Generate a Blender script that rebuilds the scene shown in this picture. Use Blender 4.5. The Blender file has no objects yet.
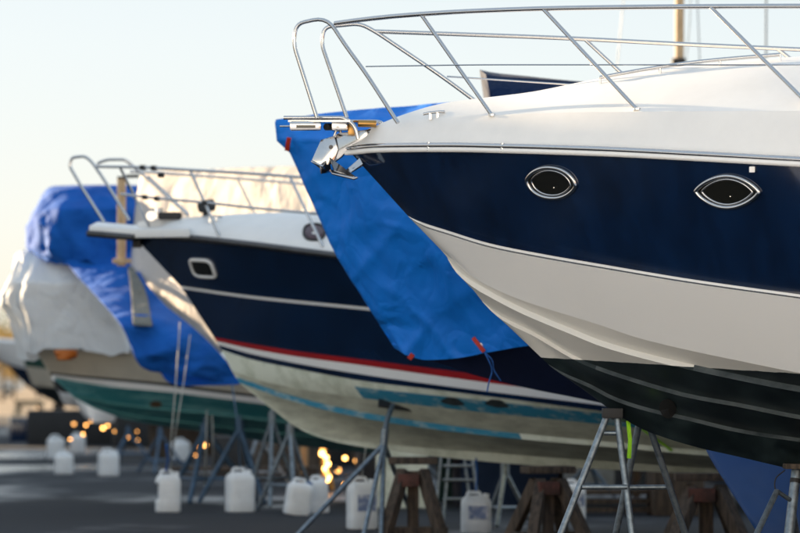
import bpy, bmesh, math, random
from mathutils import Vector, noise
from mathutils.bvhtree import BVHTree
random.seed(7)
F = 3300.0; H = 1.4; HX = 400.0; HY = 375.0
sc = bpy.context.scene
col = sc.collection
V = Vector
R = math.radians

def W(px, py, Y):
    return V(((px-HX)/F*Y, Y, H+(HY-py)/F*Y))
def G(px, Y, z=0.0):
    return V(((px-HX)/F*Y, Y, z))

# ------------------------------------------------------------------ materials
MATS = {}
def mat(name, c, rough=.5, metal=0., vary=.0, vscale=3., bump=.0, bscale=20., coat=0., c2=None, mscale=(1,1,1), spec=.5, lo=.45, hi=.6, transl=0.):
    m = bpy.data.materials.new(name); m.use_nodes = True
    nt = m.node_tree; N = nt.nodes; L = nt.links
    b = N['Principled BSDF']
    b.inputs['Base Color'].default_value = (*c, 1)
    b.inputs['Roughness'].default_value = rough
    b.inputs['Metallic'].default_value = metal
    b.inputs['Coat Weight'].default_value = coat
    b.inputs['Coat Roughness'].default_value = .04
    b.inputs['Specular IOR Level'].default_value = spec
    tc = N.new('ShaderNodeTexCoord'); mp = N.new('ShaderNodeMapping')
    mp.inputs['Scale'].default_value = mscale
    L.new(tc.outputs['Object'], mp.inputs['Vector'])
    if vary > 0 or c2:
        n = N.new('ShaderNodeTexNoise'); n.inputs['Scale'].default_value = vscale
        n.inputs['Detail'].default_value = 6; n.inputs['Roughness'].default_value = .65
        L.new(mp.outputs['Vector'], n.inputs['Vector'])
        mr = N.new('ShaderNodeMapRange')
        mr.inputs['From Min'].default_value = lo if c2 else .3; mr.inputs['From Max'].default_value = hi if c2 else .7
        L.new(n.outputs['Fac'], mr.inputs['Value'])
        mx = N.new('ShaderNodeMix'); mx.data_type = 'RGBA'
        d = c2 if c2 else tuple(max(0, x*(1-vary)) for x in c)
        e = c if c2 else tuple(min(1, x*(1+vary*.5)) for x in c)
        mx.inputs[6].default_value = (*e, 1); mx.inputs[7].default_value = (*d, 1)
        L.new(mr.outputs['Result'], mx.inputs[0])
        L.new(mx.outputs[2], b.inputs['Base Color'])
        r2 = N.new('ShaderNodeMapRange')
        r2.inputs['To Min'].default_value = max(.02, rough*.8); r2.inputs['To Max'].default_value = min(1, rough*1.25)
        L.new(n.outputs['Fac'], r2.inputs['Value']); L.new(r2.outputs['Result'], b.inputs['Roughness'])
    if bump > 0:
        n2 = N.new('ShaderNodeTexNoise'); n2.inputs['Scale'].default_value = bscale
        n2.inputs['Detail'].default_value = 5
        L.new(mp.outputs['Vector'], n2.inputs['Vector'])
        bp = N.new('ShaderNodeBump'); bp.inputs['Strength'].default_value = bump; bp.inputs['Distance'].default_value = .02
        L.new(n2.outputs['Fac'], bp.inputs['Height']); L.new(bp.outputs['Normal'], b.inputs['Normal'])
    if transl > 0:
        t = N.new('ShaderNodeBsdfTranslucent'); t.inputs['Color'].default_value = (*c, 1)
        ms = N.new('ShaderNodeMixShader'); ms.inputs[0].default_value = transl
        L.new(b.outputs[0], ms.inputs[1]); L.new(t.outputs[0], ms.inputs[2])
        L.new(ms.outputs[0], N['Material Output'].inputs['Surface'])
    MATS[name] = m
    return m

M_navy = mat('navy_gelcoat', (.0018,.012,.044), .10, vary=.5, vscale=2.2, mscale=(2.5,2.5,.35), bump=.09, bscale=1.1, coat=1.)
M_navy2 = mat('navy_gelcoat_weathered', (.0030,.016,.050), .2, vary=.4, vscale=2, bump=.06, bscale=2.5, coat=.4)
M_white = mat('white_gelcoat', (.84,.83,.81), .22, vary=.02, vscale=1.2, coat=.4, bump=.02, bscale=1.2)
M_deck = mat('deck_gelcoat', (.80,.80,.79), .4, vary=.05, vscale=3, bump=.02, bscale=60)
M_red = mat('red_stripe_paint', (.35,.012,.016), .3, vary=.15)
M_steel = mat('polished_stainless', (.56,.56,.57), .12, 1., vary=.06, vscale=30)
M_steeld = mat('dark_steel', (.10,.10,.105), .45, .8, vary=.3)
M_glass = mat('dark_glass', (.01,.010,.008), .06, 0, coat=.2)
M_rubber = mat('black_rubber', (.015,.016,.018), .6, vary=.3, bump=.1)
M_cream = mat('cream_primer', (.78,.82,.70), .65, c2=(.58,.62,.50), vscale=4, bump=.05)
M_scrub = mat('scrubbed_bottom', (.68,.70,.57), .75, c2=(.45,.46,.37), vscale=3.2, mscale=(1,1,4), lo=.36, hi=.64, bump=.1, bscale=25)
M_turq = mat('worn_turquoise_antifouling', (.03,.24,.38), .7, c2=(.42,.50,.48), vscale=9, mscale=(.7,1,1.8), lo=.50, hi=.68, bump=.15)
M_green = mat('green_antifouling', (.03,.20,.22), .6, c2=(.13,.35,.36), vscale=2.5, mscale=(.5,1,5), bump=.1)
M_greend = mat('dark_green_paint', (.01,.06,.045), .5, vary=.3)
M_black = mat('black_antifouling', (.006,.010,.011), .5, c2=(.018,.026,.028), vscale=5, lo=.45, hi=.75, bump=.08)
M_beige = mat('beige_gelcoat', (.52,.47,.38), .4, vary=.15, vscale=2)
M_galv = mat('galvanised_steel', (.24,.29,.33), .42, .75, c2=(.14,.17,.20), vscale=25, lo=.4, hi=.65, bump=.05)
M_bluesteel = mat('blue_painted_steel', (.06,.12,.20), .5, .2, vary=.4, vscale=12)
M_wood = mat('weathered_timber', (.085,.06,.042), .8, c2=(.035,.027,.02), vscale=8, mscale=(4,4,.6), bump=.3)
M_redwood = mat('rust_red_timber', (.11,.04,.028), .8, c2=(.05,.025,.018), vscale=8, bump=.3)
M_palewood = mat('pale_timber', (.55,.40,.24), .7, c2=(.38,.26,.15), vscale=8, mscale=(4,4,.6), bump=.2)
M_jug = mat('translucent_white_plastic', (.88,.91,.93), .35, vary=.14, vscale=5, transl=.2)
M_jugcap = mat('blue_plastic_cap', (.03,.12,.35), .4, vary=.1)
M_label = mat('blue_print', (.16,.22,.38), .5, c2=(.65,.68,.72), vscale=14, lo=.45, hi=.6)
M_rope = mat('pale_rope', (.42,.44,.42), .85, vary=.3, vscale=40)
M_ropeb = mat('blue_rope', (.02,.12,.42), .8, vary=.3, vscale=40)
M_neon = mat('neon_strap', (.35,.80,.02), .6, vary=.2)
M_redstrap = mat('red_webbing', (.50,.03,.01), .7, vary=.2, vscale=20)
def tarp_mat(name, c, c2, transl=.0, rough=.55, bump=.25, crumple=.42):
    m=mat(name, c, rough, c2=c2, vscale=1.6, lo=.35, hi=.7, bump=bump, bscale=5.5, transl=transl, spec=.28)
    nt=m.node_tree; N=nt.nodes; L=nt.links; b=N['Principled BSDF']
    mp=[n for n in N if n.type=='MAPPING'][0]; b1=[n for n in N if n.type=='BUMP'][0]
    nz=N.new('ShaderNodeTexNoise'); nz.inputs['Scale'].default_value=1.3; L.new(mp.outputs[0],nz.inputs['Vector'])
    ad=N.new('ShaderNodeVectorMath'); ad.operation='MULTIPLY_ADD'; ad.inputs[1].default_value=(.6,.6,.6); L.new(nz.outputs['Color'],ad.inputs[0]); L.new(mp.outputs[0],ad.inputs[2])
    prev=None
    for s_,d_,k_ in ((1.1,.035,11),(2.3,.020,9),(5.5,.008,7)):
        v=N.new('ShaderNodeTexNoise'); v.inputs['Scale'].default_value=s_; v.inputs['Detail'].default_value=1.5; L.new(ad.outputs[0],v.inputs['Vector'])
        m1=N.new('ShaderNodeMath'); m1.operation='SUBTRACT'; m1.inputs[1].default_value=.5; L.new(v.outputs['Fac'],m1.inputs[0])
        m2=N.new('ShaderNodeMath'); m2.operation='ABSOLUTE'; L.new(m1.outputs[0],m2.inputs[0])
        m3=N.new('ShaderNodeMath'); m3.operation='MULTIPLY'; m3.use_clamp=True; m3.inputs[1].default_value=k_; L.new(m2.outputs[0],m3.inputs[0])
        bp=N.new('ShaderNodeBump'); bp.inputs['Strength'].default_value=crumple; bp.inputs['Distance'].default_value=d_; L.new(m3.outputs[0],bp.inputs['Height'])
        if prev: L.new(prev.outputs['Normal'],bp.inputs['Normal'])
        prev=bp
    for s_,d_ in ((1.9,.030),(5.2,.014)):
        v=N.new('ShaderNodeTexVoronoi'); v.inputs['Scale'].default_value=s_; v.inputs['Randomness'].default_value=1; L.new(ad.outputs[0],v.inputs['Vector'])
        bp=N.new('ShaderNodeBump'); bp.inputs['Strength'].default_value=crumple; bp.inputs['Distance'].default_value=d_; L.new(v.outputs['Distance'],bp.inputs['Height'])
        if prev: L.new(prev.outputs['Normal'],bp.inputs['Normal'])
        prev=bp
    L.new(prev.outputs['Normal'],b1.inputs['Normal'])
    return m
M_tarp = tarp_mat('blue_tarpaulin', (.004,.20,.76), (.003,.16,.64), .05)
M_tarp2 = tarp_mat('royal_blue_tarpaulin', (.003,.115,.50), (.002,.075,.36), .06, rough=.8)
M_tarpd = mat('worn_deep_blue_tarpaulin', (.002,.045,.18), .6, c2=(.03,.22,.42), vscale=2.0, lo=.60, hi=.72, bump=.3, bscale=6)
M_tarpw = tarp_mat('white_tarpaulin', (.78,.82,.85), (.70,.74,.78), .2)
M_tarpc = tarp_mat('cream_cover', (.76,.73,.70), (.68,.65,.62), .45, rough=.7)
M_grey = tarp_mat('grey_canvas', (.20,.21,.20), (.12,.13,.12), 0, rough=.8)
M_canvas = tarp_mat('dark_navy_canvas', (.012,.028,.065), (.008,.018,.045), 0, rough=.8, bump=.2)
M_amber = mat('polished_brass', (.50,.28,.09), .3, 1., vary=.1)
M_orange = mat('orange_plastic', (.62,.17,.01), .4, vary=.1, transl=.3)

# ------------------------------------------------------------------ object helpers
def tag(o, label=None, cat=None, group=None, kind=None):
    if label: o['label'] = label
    if cat: o['category'] = cat
    if group: o['group'] = group
    if kind: o['kind'] = kind
    return o
def thing(name, label, cat, loc=(0,0,0), group=None):
    o = bpy.data.objects.new(name, None); col.objects.link(o); o.location = loc
    o.empty_display_size = .2
    return tag(o, label, cat, group)
def offs(p):
    v = V((0,0,0))
    while p is not None:
        v += V(p.location); p = p.parent
    return v
def obj(name, verts, faces, mats, parent=None, mi=None, sharp=30, loc=None, weld=True, bevel=0, solid=0):
    if not isinstance(mats, (list, tuple)): mats = [mats]
    if parent is not None: base = offs(parent)
    elif loc is not None: base = V(loc)
    else:
        xs=[v[0] for v in verts]; ys=[v[1] for v in verts]; zs=[v[2] for v in verts]
        base = V(((min(xs)+max(xs))/2, (min(ys)+max(ys))/2, min(zs)))
    me = bpy.data.meshes.new(name)
    me.from_pydata([tuple(V(v)-base) for v in verts], [], faces)
    for m in mats: me.materials.append(m)
    if mi: me.polygons.foreach_set('material_index', mi)
    bm = bmesh.new(); bm.from_mesh(me)
    if weld: bmesh.ops.remove_doubles(bm, verts=bm.verts, dist=.0004)
    bmesh.ops.dissolve_degenerate(bm, dist=.0001, edges=bm.edges)
    bmesh.ops.recalc_face_normals(bm, faces=bm.faces)
    if bevel:
        bmesh.ops.bevel(bm, geom=[e for e in bm.edges if e.is_manifold and e.calc_face_angle(0) > .5], offset=bevel, segments=2, affect='EDGES', profile=.6)
    bm.to_mesh(me); bm.free()
    me.shade_smooth(); me.set_sharp_from_angle(angle=R(sharp))
    o = bpy.data.objects.new(name, me); col.objects.link(o)
    if parent is not None: o.parent = parent
    else: o.location = base
    if solid:
        s = o.modifiers.new('thickness', 'SOLIDIFY'); s.thickness = solid; s.offset = 0
    return o

def box(c, s, rot=None):
    c = V(c); hx, hy, hz = s[0]/2, s[1]/2, s[2]/2
    vs = [V((x,y,z)) for x in (-hx,hx) for y in (-hy,hy) for z in (-hz,hz)]
    if rot is not None: vs = [rot @ v for v in vs]
    return [v+c for v in vs], [(0,1,3,2),(4,6,7,5),(0,4,5,1),(2,3,7,6),(0,2,6,4),(1,5,7,3)]
def join(*parts):
    vs=[]; fs=[]
    for v,f in parts:
        k=len(vs); vs+=list(v); fs+=[tuple(i+k for i in g) for g in f]
    return vs, fs
def beam(a, b, w, h=None, up=V((0,0,1))):
    a=V(a); b=V(b); h = h or w
    d=(b-a); L=d.length; d.normalize()
    s = d.cross(up)
    if s.length < 1e-3: s = d.cross(V((0,1,0)))
    s.normalize(); u = s.cross(d).normalized()
    vs=[p+s*(i*w/2)+u*(j*h/2) for p in (a,b) for i,j in ((-1,-1),(1,-1),(1,1),(-1,1))]
    return vs, [(0,1,2,3),(7,6,5,4),(0,4,5,1),(1,5,6,2),(2,6,7,3),(3,7,4,0)]
def catmull(pts, n=6, closed=False):
    pts=[V(p) for p in pts]; out=[]
    m=len(pts); rng = range(m if closed else m-1)
    for i in rng:
        p1=pts[i]; p2=pts[(i+1)%m]
        p0 = pts[(i-1)%m] if (closed or i>0) else p1*2-p2
        p3 = pts[(i+2)%m] if (closed or i+2<m) else p2*2-p1
        for k in range(n):
            t=k/n
            out.append(.5*((2*p1)+(p2-p0)*t+(2*p0-5*p1+4*p2-p3)*t*t+(3*p1-p0-3*p2+p3)*t**3))
    if not closed: out.append(pts[-1])
    return out
def fillet(pts, r=.05, n=5):
    pts=[V(p) for p in pts]; out=[pts[0]]
    for i in range(1,len(pts)-1):
        a,b,c=pts[i-1],pts[i],pts[i+1]
        d1=(a-b); d2=(c-b); q=min(r,d1.length*.45,d2.length*.45)
        s=b+d1.normalized()*q; e=b+d2.normalized()*q
        for k in range(n+1):
            t=k/n; out.append(s*(1-t)**2+b*2*t*(1-t)+e*t*t)
    out.append(pts[-1]); return out
def tube(pts, r, n=8, closed=False, r2=None):
    pts=[V(p) for p in pts]; m=len(pts); vs=[]; fs=[]
    up=V((0,0,1)); prev=None
    for i,p in enumerate(pts):
        if closed: t=pts[(i+1)%m]-pts[i-1]
        else: t = pts[min(i+1,m-1)]-pts[max(i-1,0)]
        t.normalize()
        if prev is None:
            s=t.cross(up)
            if s.length<.05: s=t.cross(V((1,0,0)))
        else: s = prev - t*prev.dot(t)
        s.normalize(); prev=s; u=t.cross(s)
        rr = r if r2 is None else r+(r2-r)*i/(m-1)
        for k in range(n):
            a=2*math.pi*k/n; vs.append(p+s*math.cos(a)*rr+u*math.sin(a)*rr)
    for i in range(m if closed else m-1):
        for k in range(n):
            a=i*n+k; b=i*n+(k+1)%n; j=((i+1)%m)*n
            fs.append((a,b,j+(k+1)%n,j+k))
    if not closed:
        fs.append(tuple(range(n))[::-1]); fs.append(tuple((m-1)*n+k for k in range(n)))
    return vs, fs
def T(name, pts, r, m, parent=None, n=8, closed=False, r2=None, loc=None):
    v,f = tube(pts, r, n, closed, r2); return obj(name, v, f, m, parent, sharp=50, loc=loc)
def cyl(c, r, h, n=20, axis=V((0,0,1)), r2=None):
    return tube([V(c), V(c)+axis.normalized()*h], r, n, r2=r2)

def curve(pts):
    """monotone cubic through (x,y) points, linear beyond the ends"""
    xs=[p[0] for p in pts]; ys=[p[1] for p in pts]; n=len(xs)
    h=[xs[i+1]-xs[i] for i in range(n-1)]; d=[(ys[i+1]-ys[i])/h[i] for i in range(n-1)]
    m=[d[0]]
    for i in range(1,n-1):
        m.append(0 if d[i-1]*d[i] <= 0 else (h[i-1]+h[i])*3/((2*h[i]+h[i-1])/d[i-1]+(h[i]+2*h[i-1])/d[i]))
    m.append(d[-1])
    def f(x):
        if x<=xs[0]: return ys[0]+m[0]*(x-xs[0])
        if x>=xs[-1]: return ys[-1]+m[-1]*(x-xs[-1])
        i=0
        while x>xs[i+1]: i+=1
        t=(x-xs[i])/h[i]
        return (ys[i]*(2*t**3-3*t*t+1)+h[i]*m[i]*(t**3-2*t*t+t)+ys[i+1]*(-2*t**3+3*t*t)+h[i]*m[i+1]*(t**3-t*t))
    return f

class Frame:
    """a boat's own frame: bow stem at a pixel and distance, axis running aft"""
    def __init__(s, px, Y, th):
        s.O=V(((px-HX)/F*Y, Y, 0)); s.c=math.cos(R(th)); s.n=math.sin(R(th))
    def s_of(q, px, b):
        k=(px-HX)/F
        return (k*(q.O.y-q.c*b)-q.O.x+q.n*b)/(q.c+k*q.n)
    def xy(q, s, b):
        return q.O.x+q.c*s-q.n*b, q.O.y-q.n*s-q.c*b
    def px(q, s, b):
        x,y=q.xy(s,b); return HX+F*x/y
    def p(q, px, py, b):
        s=q.s_of(px,b); x,y=q.xy(s,b)
        return V((x,y,H+(HY-py)/F*y))
    def w(q, s, b, z):
        x,y=q.xy(s,b); return V((x,y,z))
def grow(B, p, Lm):
    def f(u):
        t=max(0,min(1,u/Lm)); return B*(1-(1-t)**p)
    return f
def row(fr, pts, B, start=None, p=2.4, Lm=6., L=9.5, n=70, e=1.7, b0=0.):
    """points of one long line of a hull, near side: heights from its curve, half-breadths from grow()"""
    f=curve(pts); px0 = pts[0][0] if start is None else start
    s0=fr.s_of(px0, b0); g=grow(B-b0,p,Lm) if not callable(B) else B
    out=[]
    for i in range(n+1):
        s=s0+(L-s0)*(i/n)**e; b=b0+g(s-s0)
        px=fr.px(s,b); x,y=fr.xy(s,b)
        out.append((s,b,H+(HY-f(px))/F*y,px))
    return out
def loft(fr, rows, mats=None, sub=None, both=True):
    """grid between rows -> verts, faces, material index"""
    vs=[];fs=[];mi=[]
    for side in ((1,-1) if both else (1,)):
        for k in range(len(rows)-1):
            a,b=rows[k],rows[k+1]; q=(sub[k] if sub else 1)
            base=len(vs); n=len(a)
            for j in range(q+1):
                t=j/q
                for i in range(n):
                    s=a[i][0]*(1-t)+b[i][0]*t; bb=a[i][1]*(1-t)+b[i][1]*t; z=a[i][2]*(1-t)+b[i][2]*t
                    vs.append(fr.w(s, bb*side, z))
            for j in range(q):
                for i in range(n-1):
                    p=base+j*n+i
                    fs.append((p,p+1,p+n+1,p+n) if side>0 else (p,p+n,p+n+1,p+1))
                    m=mats[k] if mats else 0
                    if callable(m): m=m((a[i][3]+b[i][3])/2)
                    mi.append(m)
    return vs,fs,mi
def hull_tree(vs, fs): return BVHTree.FromPolygons([tuple(v) for v in vs],[tuple(f) for f in fs])
CAM = V((0,0,H))
def hit(tree, px, py, off=0.):
    d=V(((px-HX)/F,1,(HY-py)/F)).normalized()
    r=tree.ray_cast(CAM,d)
    if r[0] is None: return None
    n=r[1]; n = -n if n.dot(d)>0 else n
    return r[0]+n*off
def transom(fr, rows):
    near=[fr.w(r[-1][0], r[-1][1], r[-1][2]) for r in rows]; far=[fr.w(r[-1][0], -r[-1][1], r[-1][2]) for r in rows]
    vs=near+far; k=len(rows); fs=[(i,i+1,k+i+1,k+i) for i in range(k-1)]
    return vs,fs
def wr(p, k1=1.0, a1=.03, k2=3.0, a2=.012, seed=0., st=(1,1,1)):
    q=V((p[0]*st[0]+seed, p[1]*st[1]+seed*1.7, p[2]*st[2]))
    v = noise.noise(q*k1)*a1 + (1-abs(noise.noise(q*k2+V((9,3,1))))*2)*a2 + (1-abs(noise.noise(q*k2*2.3+V((2,7,5))))*2)*a2*.4
    return v
def sheet(name, left, right, m, parent=None, nu=40, nv=50, wk=dict(), solid=.006, bulge=0., loc=None, folds=0, foldamp=.03):
    """cloth between two polylines of (px,py,Y)"""
    Lp=catmull([W(*p) for p in left],8); Rp=catmull([W(*p) for p in right],8)
    def at(P,t):
        x=t*(len(P)-1); i=min(int(x),len(P)-2); return P[i].lerp(P[i+1],x-i)
    vs=[]
    for j in range(nv+1):
        a=at(Lp,j/nv); b=at(Rp,j/nv)
        for i in range(nu+1):
            t=i/nu; p=a.lerp(b,t)
            o=wr(p,**wk)
            if folds: o += foldamp*math.sin(folds*2*math.pi*t+1.3*math.sin(3*j/nv))*min(1,.3+j/nv)
            p = p+V((0,-1,0))*(o+bulge*math.sin(math.pi*t))
            vs.append(p)
    fs=[(j*(nu+1)+i,j*(nu+1)+i+1,(j+1)*(nu+1)+i+1,(j+1)*(nu+1)+i) for j in range(nv) for i in range(nu)]
    return obj(name, vs, fs, m, parent, sharp=80, solid=solid, loc=loc)
def drape(name, levels, Yc, hd, m, parent=None, n=120, pl=0., plk=14, hem=0., pw=2.8, wk=dict(), skew=0., cap=True, sub=5):
    """closed cloth shape: at each level (py, xl, xr) a rounded-box ring round Yc with half depth hd"""
    fy=[l[0] for l in levels]
    cl=curve([(l[0],l[1]) for l in levels]); cr=curve([(l[0],l[2]) for l in levels])
    nl=(len(levels)-1)*sub; vs=[]
    for j in range(nl+1):
        y=fy[0]+(fy[-1]-fy[0])*j/nl
        xl=(cl(y)-HX)/F*Yc; xr=(cr(y)-HX)/F*Yc; cx=(xl+xr)/2; hw=(xr-xl)/2; z=H+(HY-y)/F*Yc
        f = min(1,.35+.65*math.sqrt(min(1,j/(nl*.35)))) if cap else 1
        for k in range(n):
            a=2*math.pi*k/n; ca,sa=math.cos(a),math.sin(a)
            x=math.copysign(abs(ca)**(2/pw),ca); yy=math.copysign(abs(sa)**(2/pw),sa)
            p=V((cx+hw*x, Yc+hd*f*yy+skew*hw*x, z))
            o=wr(p,**wk)
            if pl:
                fr_=(plk*k/n+.9*noise.noise(V((ca*1.3,sa*1.3,z*.5+3))))%1.; o+=pl*(1-abs(fr_-.5)*4)*min(1,.2+j/nl)*(.6+.8*noise.noise(V((ca*3,sa*3,1))))
            p+=V((ca,sa,0))*o
            if hem and j==nl: p.z += hem*noise.noise(V((ca*4,sa*4,5.)))
            if j==0: p.z -= .02
            vs.append(p)
    fs=[(j*n+k,j*n+(k+1)%n,(j+1)*n+(k+1)%n,(j+1)*n+k) for j in range(nl) for k in range(n)]
    fs.append(tuple(range(n)))
    return obj(name, vs, fs, m, parent, sharp=60)

# ------------------------------------------------------------------ ground, sky, light
def ground():
    m=bpy.data.materials.new('asphalt'); m.use_nodes=True; nt=m.node_tree; N=nt.nodes; L=nt.links; b=N['Principled BSDF']
    tc=N.new('ShaderNodeTexCoord')
    n1=N.new('ShaderNodeTexNoise'); n1.inputs['Scale'].default_value=.55; n1.inputs['Detail'].default_value=5
    n2=N.new('ShaderNodeTexNoise'); n2.inputs['Scale'].default_value=60; n2.inputs['Detail'].default_value=3
    mp=N.new('ShaderNodeMapping'); mp.inputs['Scale'].default_value=(.55,.30,1); mp.inputs['Rotation'].default_value=(0,0,.5)
    L.new(tc.outputs['Object'],mp.inputs['Vector']); L.new(mp.outputs['Vector'],n1.inputs['Vector']); L.new(tc.outputs['Object'],n2.inputs['Vector'])
    cr=N.new('ShaderNodeValToRGB'); cr.color_ramp.elements[0].position=.35; cr.color_ramp.elements[0].color=(.013,.018,.026,1)
    cr.color_ramp.elements[1].position=.7; cr.color_ramp.elements[1].color=(.030,.038,.050,1)
    L.new(n1.outputs['Fac'],cr.inputs['Fac'])
    mx=N.new('ShaderNodeMix'); mx.data_type='RGBA'; mx.blend_type='MULTIPLY'; mx.inputs[0].default_value=.5
    L.new(cr.outputs['Color'],mx.inputs[6]); L.new(n2.outputs['Color'],mx.inputs[7]); L.new(mx.outputs[2],b.inputs['Base Color'])
    rr=N.new('ShaderNodeMapRange'); rr.inputs['From Min'].default_value=.49; rr.inputs['From Max'].default_value=.60
    rr.inputs['To Min'].default_value=.92; rr.inputs['To Max'].default_value=.2
    L.new(n1.outputs['Fac'],rr.inputs['Value']); L.new(rr.outputs['Result'],b.inputs['Roughness'])
    b.inputs['Specular IOR Level'].default_value=.3
    bp=N.new('ShaderNodeBump'); bp.inputs['Strength'].default_value=.25; bp.inputs['Distance'].default_value=.01
    L.new(n2.outputs['Fac'],bp.inputs['Height']); L.new(bp.outputs['Normal'],b.inputs['Normal'])
    v=[(-900,-200,0),(900,-200,0),(900,1800,0),(-900,1800,0)]
    g=obj('ground',v,[(0,1,2,3)],m,loc=(0,0,0)); tag(g,kind='structure')
ground()
EL=R(9.5); AZ=math.atan2(-.77,.64)
SD=V((math.sin(AZ)*math.cos(EL), math.cos(AZ)*math.cos(EL), math.sin(EL)))
w=bpy.data.worlds.new('World'); sc.world=w; w.use_nodes=True
nt=w.node_tree; sky=nt.nodes.new('ShaderNodeTexSky'); sky.sky_type='NISHITA'; sky.sun_disc=False
sky.sun_elevation=EL; sky.sun_rotation=AZ % (2*math.pi); sky.air_density=.9; sky.dust_density=.35; sky.ozone_density=2.5
hs=nt.nodes.new('ShaderNodeHueSaturation'); hs.inputs['Saturation'].default_value=1.0
gm=nt.nodes.new('ShaderNodeGamma'); gm.inputs['Gamma'].default_value=.11
nt.links.new(sky.outputs[0],hs.inputs['Color']); nt.links.new(hs.outputs[0],gm.inputs['Color'])
tn=nt.nodes.new('ShaderNodeMix'); tn.data_type='RGBA'; tn.blend_type='MULTIPLY'; tn.inputs[0].default_value=1; tn.inputs[7].default_value=(1.0,.985,.975,1)
nt.links.new(gm.outputs[0],tn.inputs[6]); h2=nt.nodes.new('ShaderNodeHueSaturation'); h2.inputs['Saturation'].default_value=2.7; nt.links.new(tn.outputs[2],h2.inputs['Color']); nt.links.new(h2.outputs[0], nt.nodes['Background'].inputs[0]); nt.nodes['Background'].inputs[1].default_value=.15
sl=bpy.data.lights.new('sun','SUN'); sl.energy=3.5; sl.angle=R(.5); sl.color=(1.,.74,.46)
so=bpy.data.objects.new('sun',sl); col.objects.link(so); so.rotation_euler=SD.to_track_quat('Z','Y').to_euler(); so.location=(-20,20,20)
cam=bpy.data.cameras.new('camera'); co=bpy.data.objects.new('camera',cam); col.objects.link(co); sc.camera=co
co.location=CAM; co.rotation_euler=(R(90),0,0); cam.sensor_width=36; cam.lens=F/800*36; cam.shift_y=(HY-266.5)/800
cam.clip_end=4000; cam.clip_start=.5
cam.dof.use_dof=True; cam.dof.focus_distance=19.2; cam.dof.aperture_fstop=2.4; cam.dof.aperture_blades=9
sc.view_settings.view_transform='Standard'; sc.view_settings.look='None'; sc.view_settings.gamma=1; sc.view_settings.use_curve_mapping=False
sc.view_settings.exposure=EXPO=2.46
sc.cycles.use_denoising=True
sc.cycles.sample_clamp_indirect=8
# ------------------------------------------------------------------ large white and navy motor yacht
A=Frame(350, 20.6, 20)
LA=10.5
yt=thing('motor_yacht','glossy navy and white motor yacht with steel bow rail and two oval portlights','yacht',A.O)
r_sheer=row(A,[(350,152),(375,149.8),(400,149.2),(450,149),(500,150),(600,153),(700,158),(800,163.5)],1.62,p=2.6,Lm=6,L=LA)
r_navy=row(A,[(408,216),(416,220),(449,231),(490,243.5),(545,254.5),(600,264),(690,279),(800,294.5),(1000,322)],1.52,p=2.3,Lm=6,L=LA)
def down(r,d):  # same line, a little lower (pixels at its distance)
    return [(s,b,z-d/F*A.xy(s,b)[1]*min(1,i/6),px) for i,(s,b,z,px) in enumerate(r)]
def down0(r,d):
    return [(s,b,z-d/F*A.xy(s,b)[1],px) for (s,b,z,px) in r]
r_n1=down(r_navy,2.6); r_n2=down(r_navy,4.2)
r_chine=row(A,[(441,250),(447,255),(476,279),(512,296.5),(545,308),(600,325),(635,337),(690,350.5),(745,362),(800,373),(1000,402)],1.32,p=2.1,Lm=6.5,L=LA)
r_ctop=row(A,[(447,257),(457,270),(490,291),(523,308),(573,329),(600,340),(649,354),(700,366),(800,386),(1000,414)],1.10,p=2.1,Lm=6.5,L=LA)
r_cbot=[(s,b+.024*min(1,i/8),z-.034*min(1,i/8),px) for i,(s,b,z,px) in enumerate(r_ctop)]
r_s2t=row(A,[(482,301),(498,314),(534,332),(577,357),(590,363),(640,380),(690,394),(740,403),(800,415),(1000,440)],.82,p=2.0,Lm=7,L=LA)
r_s2b=[(s,b+.016*min(1,i/8),z-.024*min(1,i/8),px) for i,(s,b,z,px) in enumerate(r_s2t)]
r_s3t=row(A,[(548,364),(562,372),(590,384),(615,397),(657,410),(685,416),(740,429),(800,438),(1000,462)],.42,p=2.0,Lm=7,L=LA)
r_s3b=[(s,b+.016*min(1,i/8),z-.022*min(1,i/8),px) for i,(s,b,z,px) in enumerate(r_s3t)]
r_keel=[]
stem=curve([(350,152),(358,165),(367,178),(390,200),(408,216),(425,233),(441,250),(457,268),(482,301),(498,316),(520,340),(548,364),(572,381),(600,402),(620,416),(640,428),(672,440),(700,448),(740,457),(778,466),(800,471),(1000,500)])
s0=A.s_of(572,0)
for i in range(71):
    s=s0+(LA-s0)*(i/70)**1.7; px=A.px(s,0.0); x,y=A.xy(s,0); r_keel.append((s,0.0,H+(HY-stem(px))/F*y,px))
# pull every row's first point onto the stem profile
def onstem(r):
    s,b,z,px=r[0]; x,y=A.xy(s,0); r[0]=(s,0,H+(HY-stem(A.px(s,0)))/F*y,px); return r
for r in (r_navy,r_n1,r_n2,r_chine,r_ctop,r_cbot,r_s2t,r_s2b,r_s3t,r_s3b): onstem(r)
v1,f1,m1=loft(A,[r_sheer,r_navy,r_n1,r_n2],[0,1,0],[8,1,1])
obj('topside',v1,f1,[M_navy,M_white],yt,m1)
v2,f2,m2=loft(A,[r_n2,r_chine],None,[8])
obj('white_band',v2,f2,[M_white],yt,m2)
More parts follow.
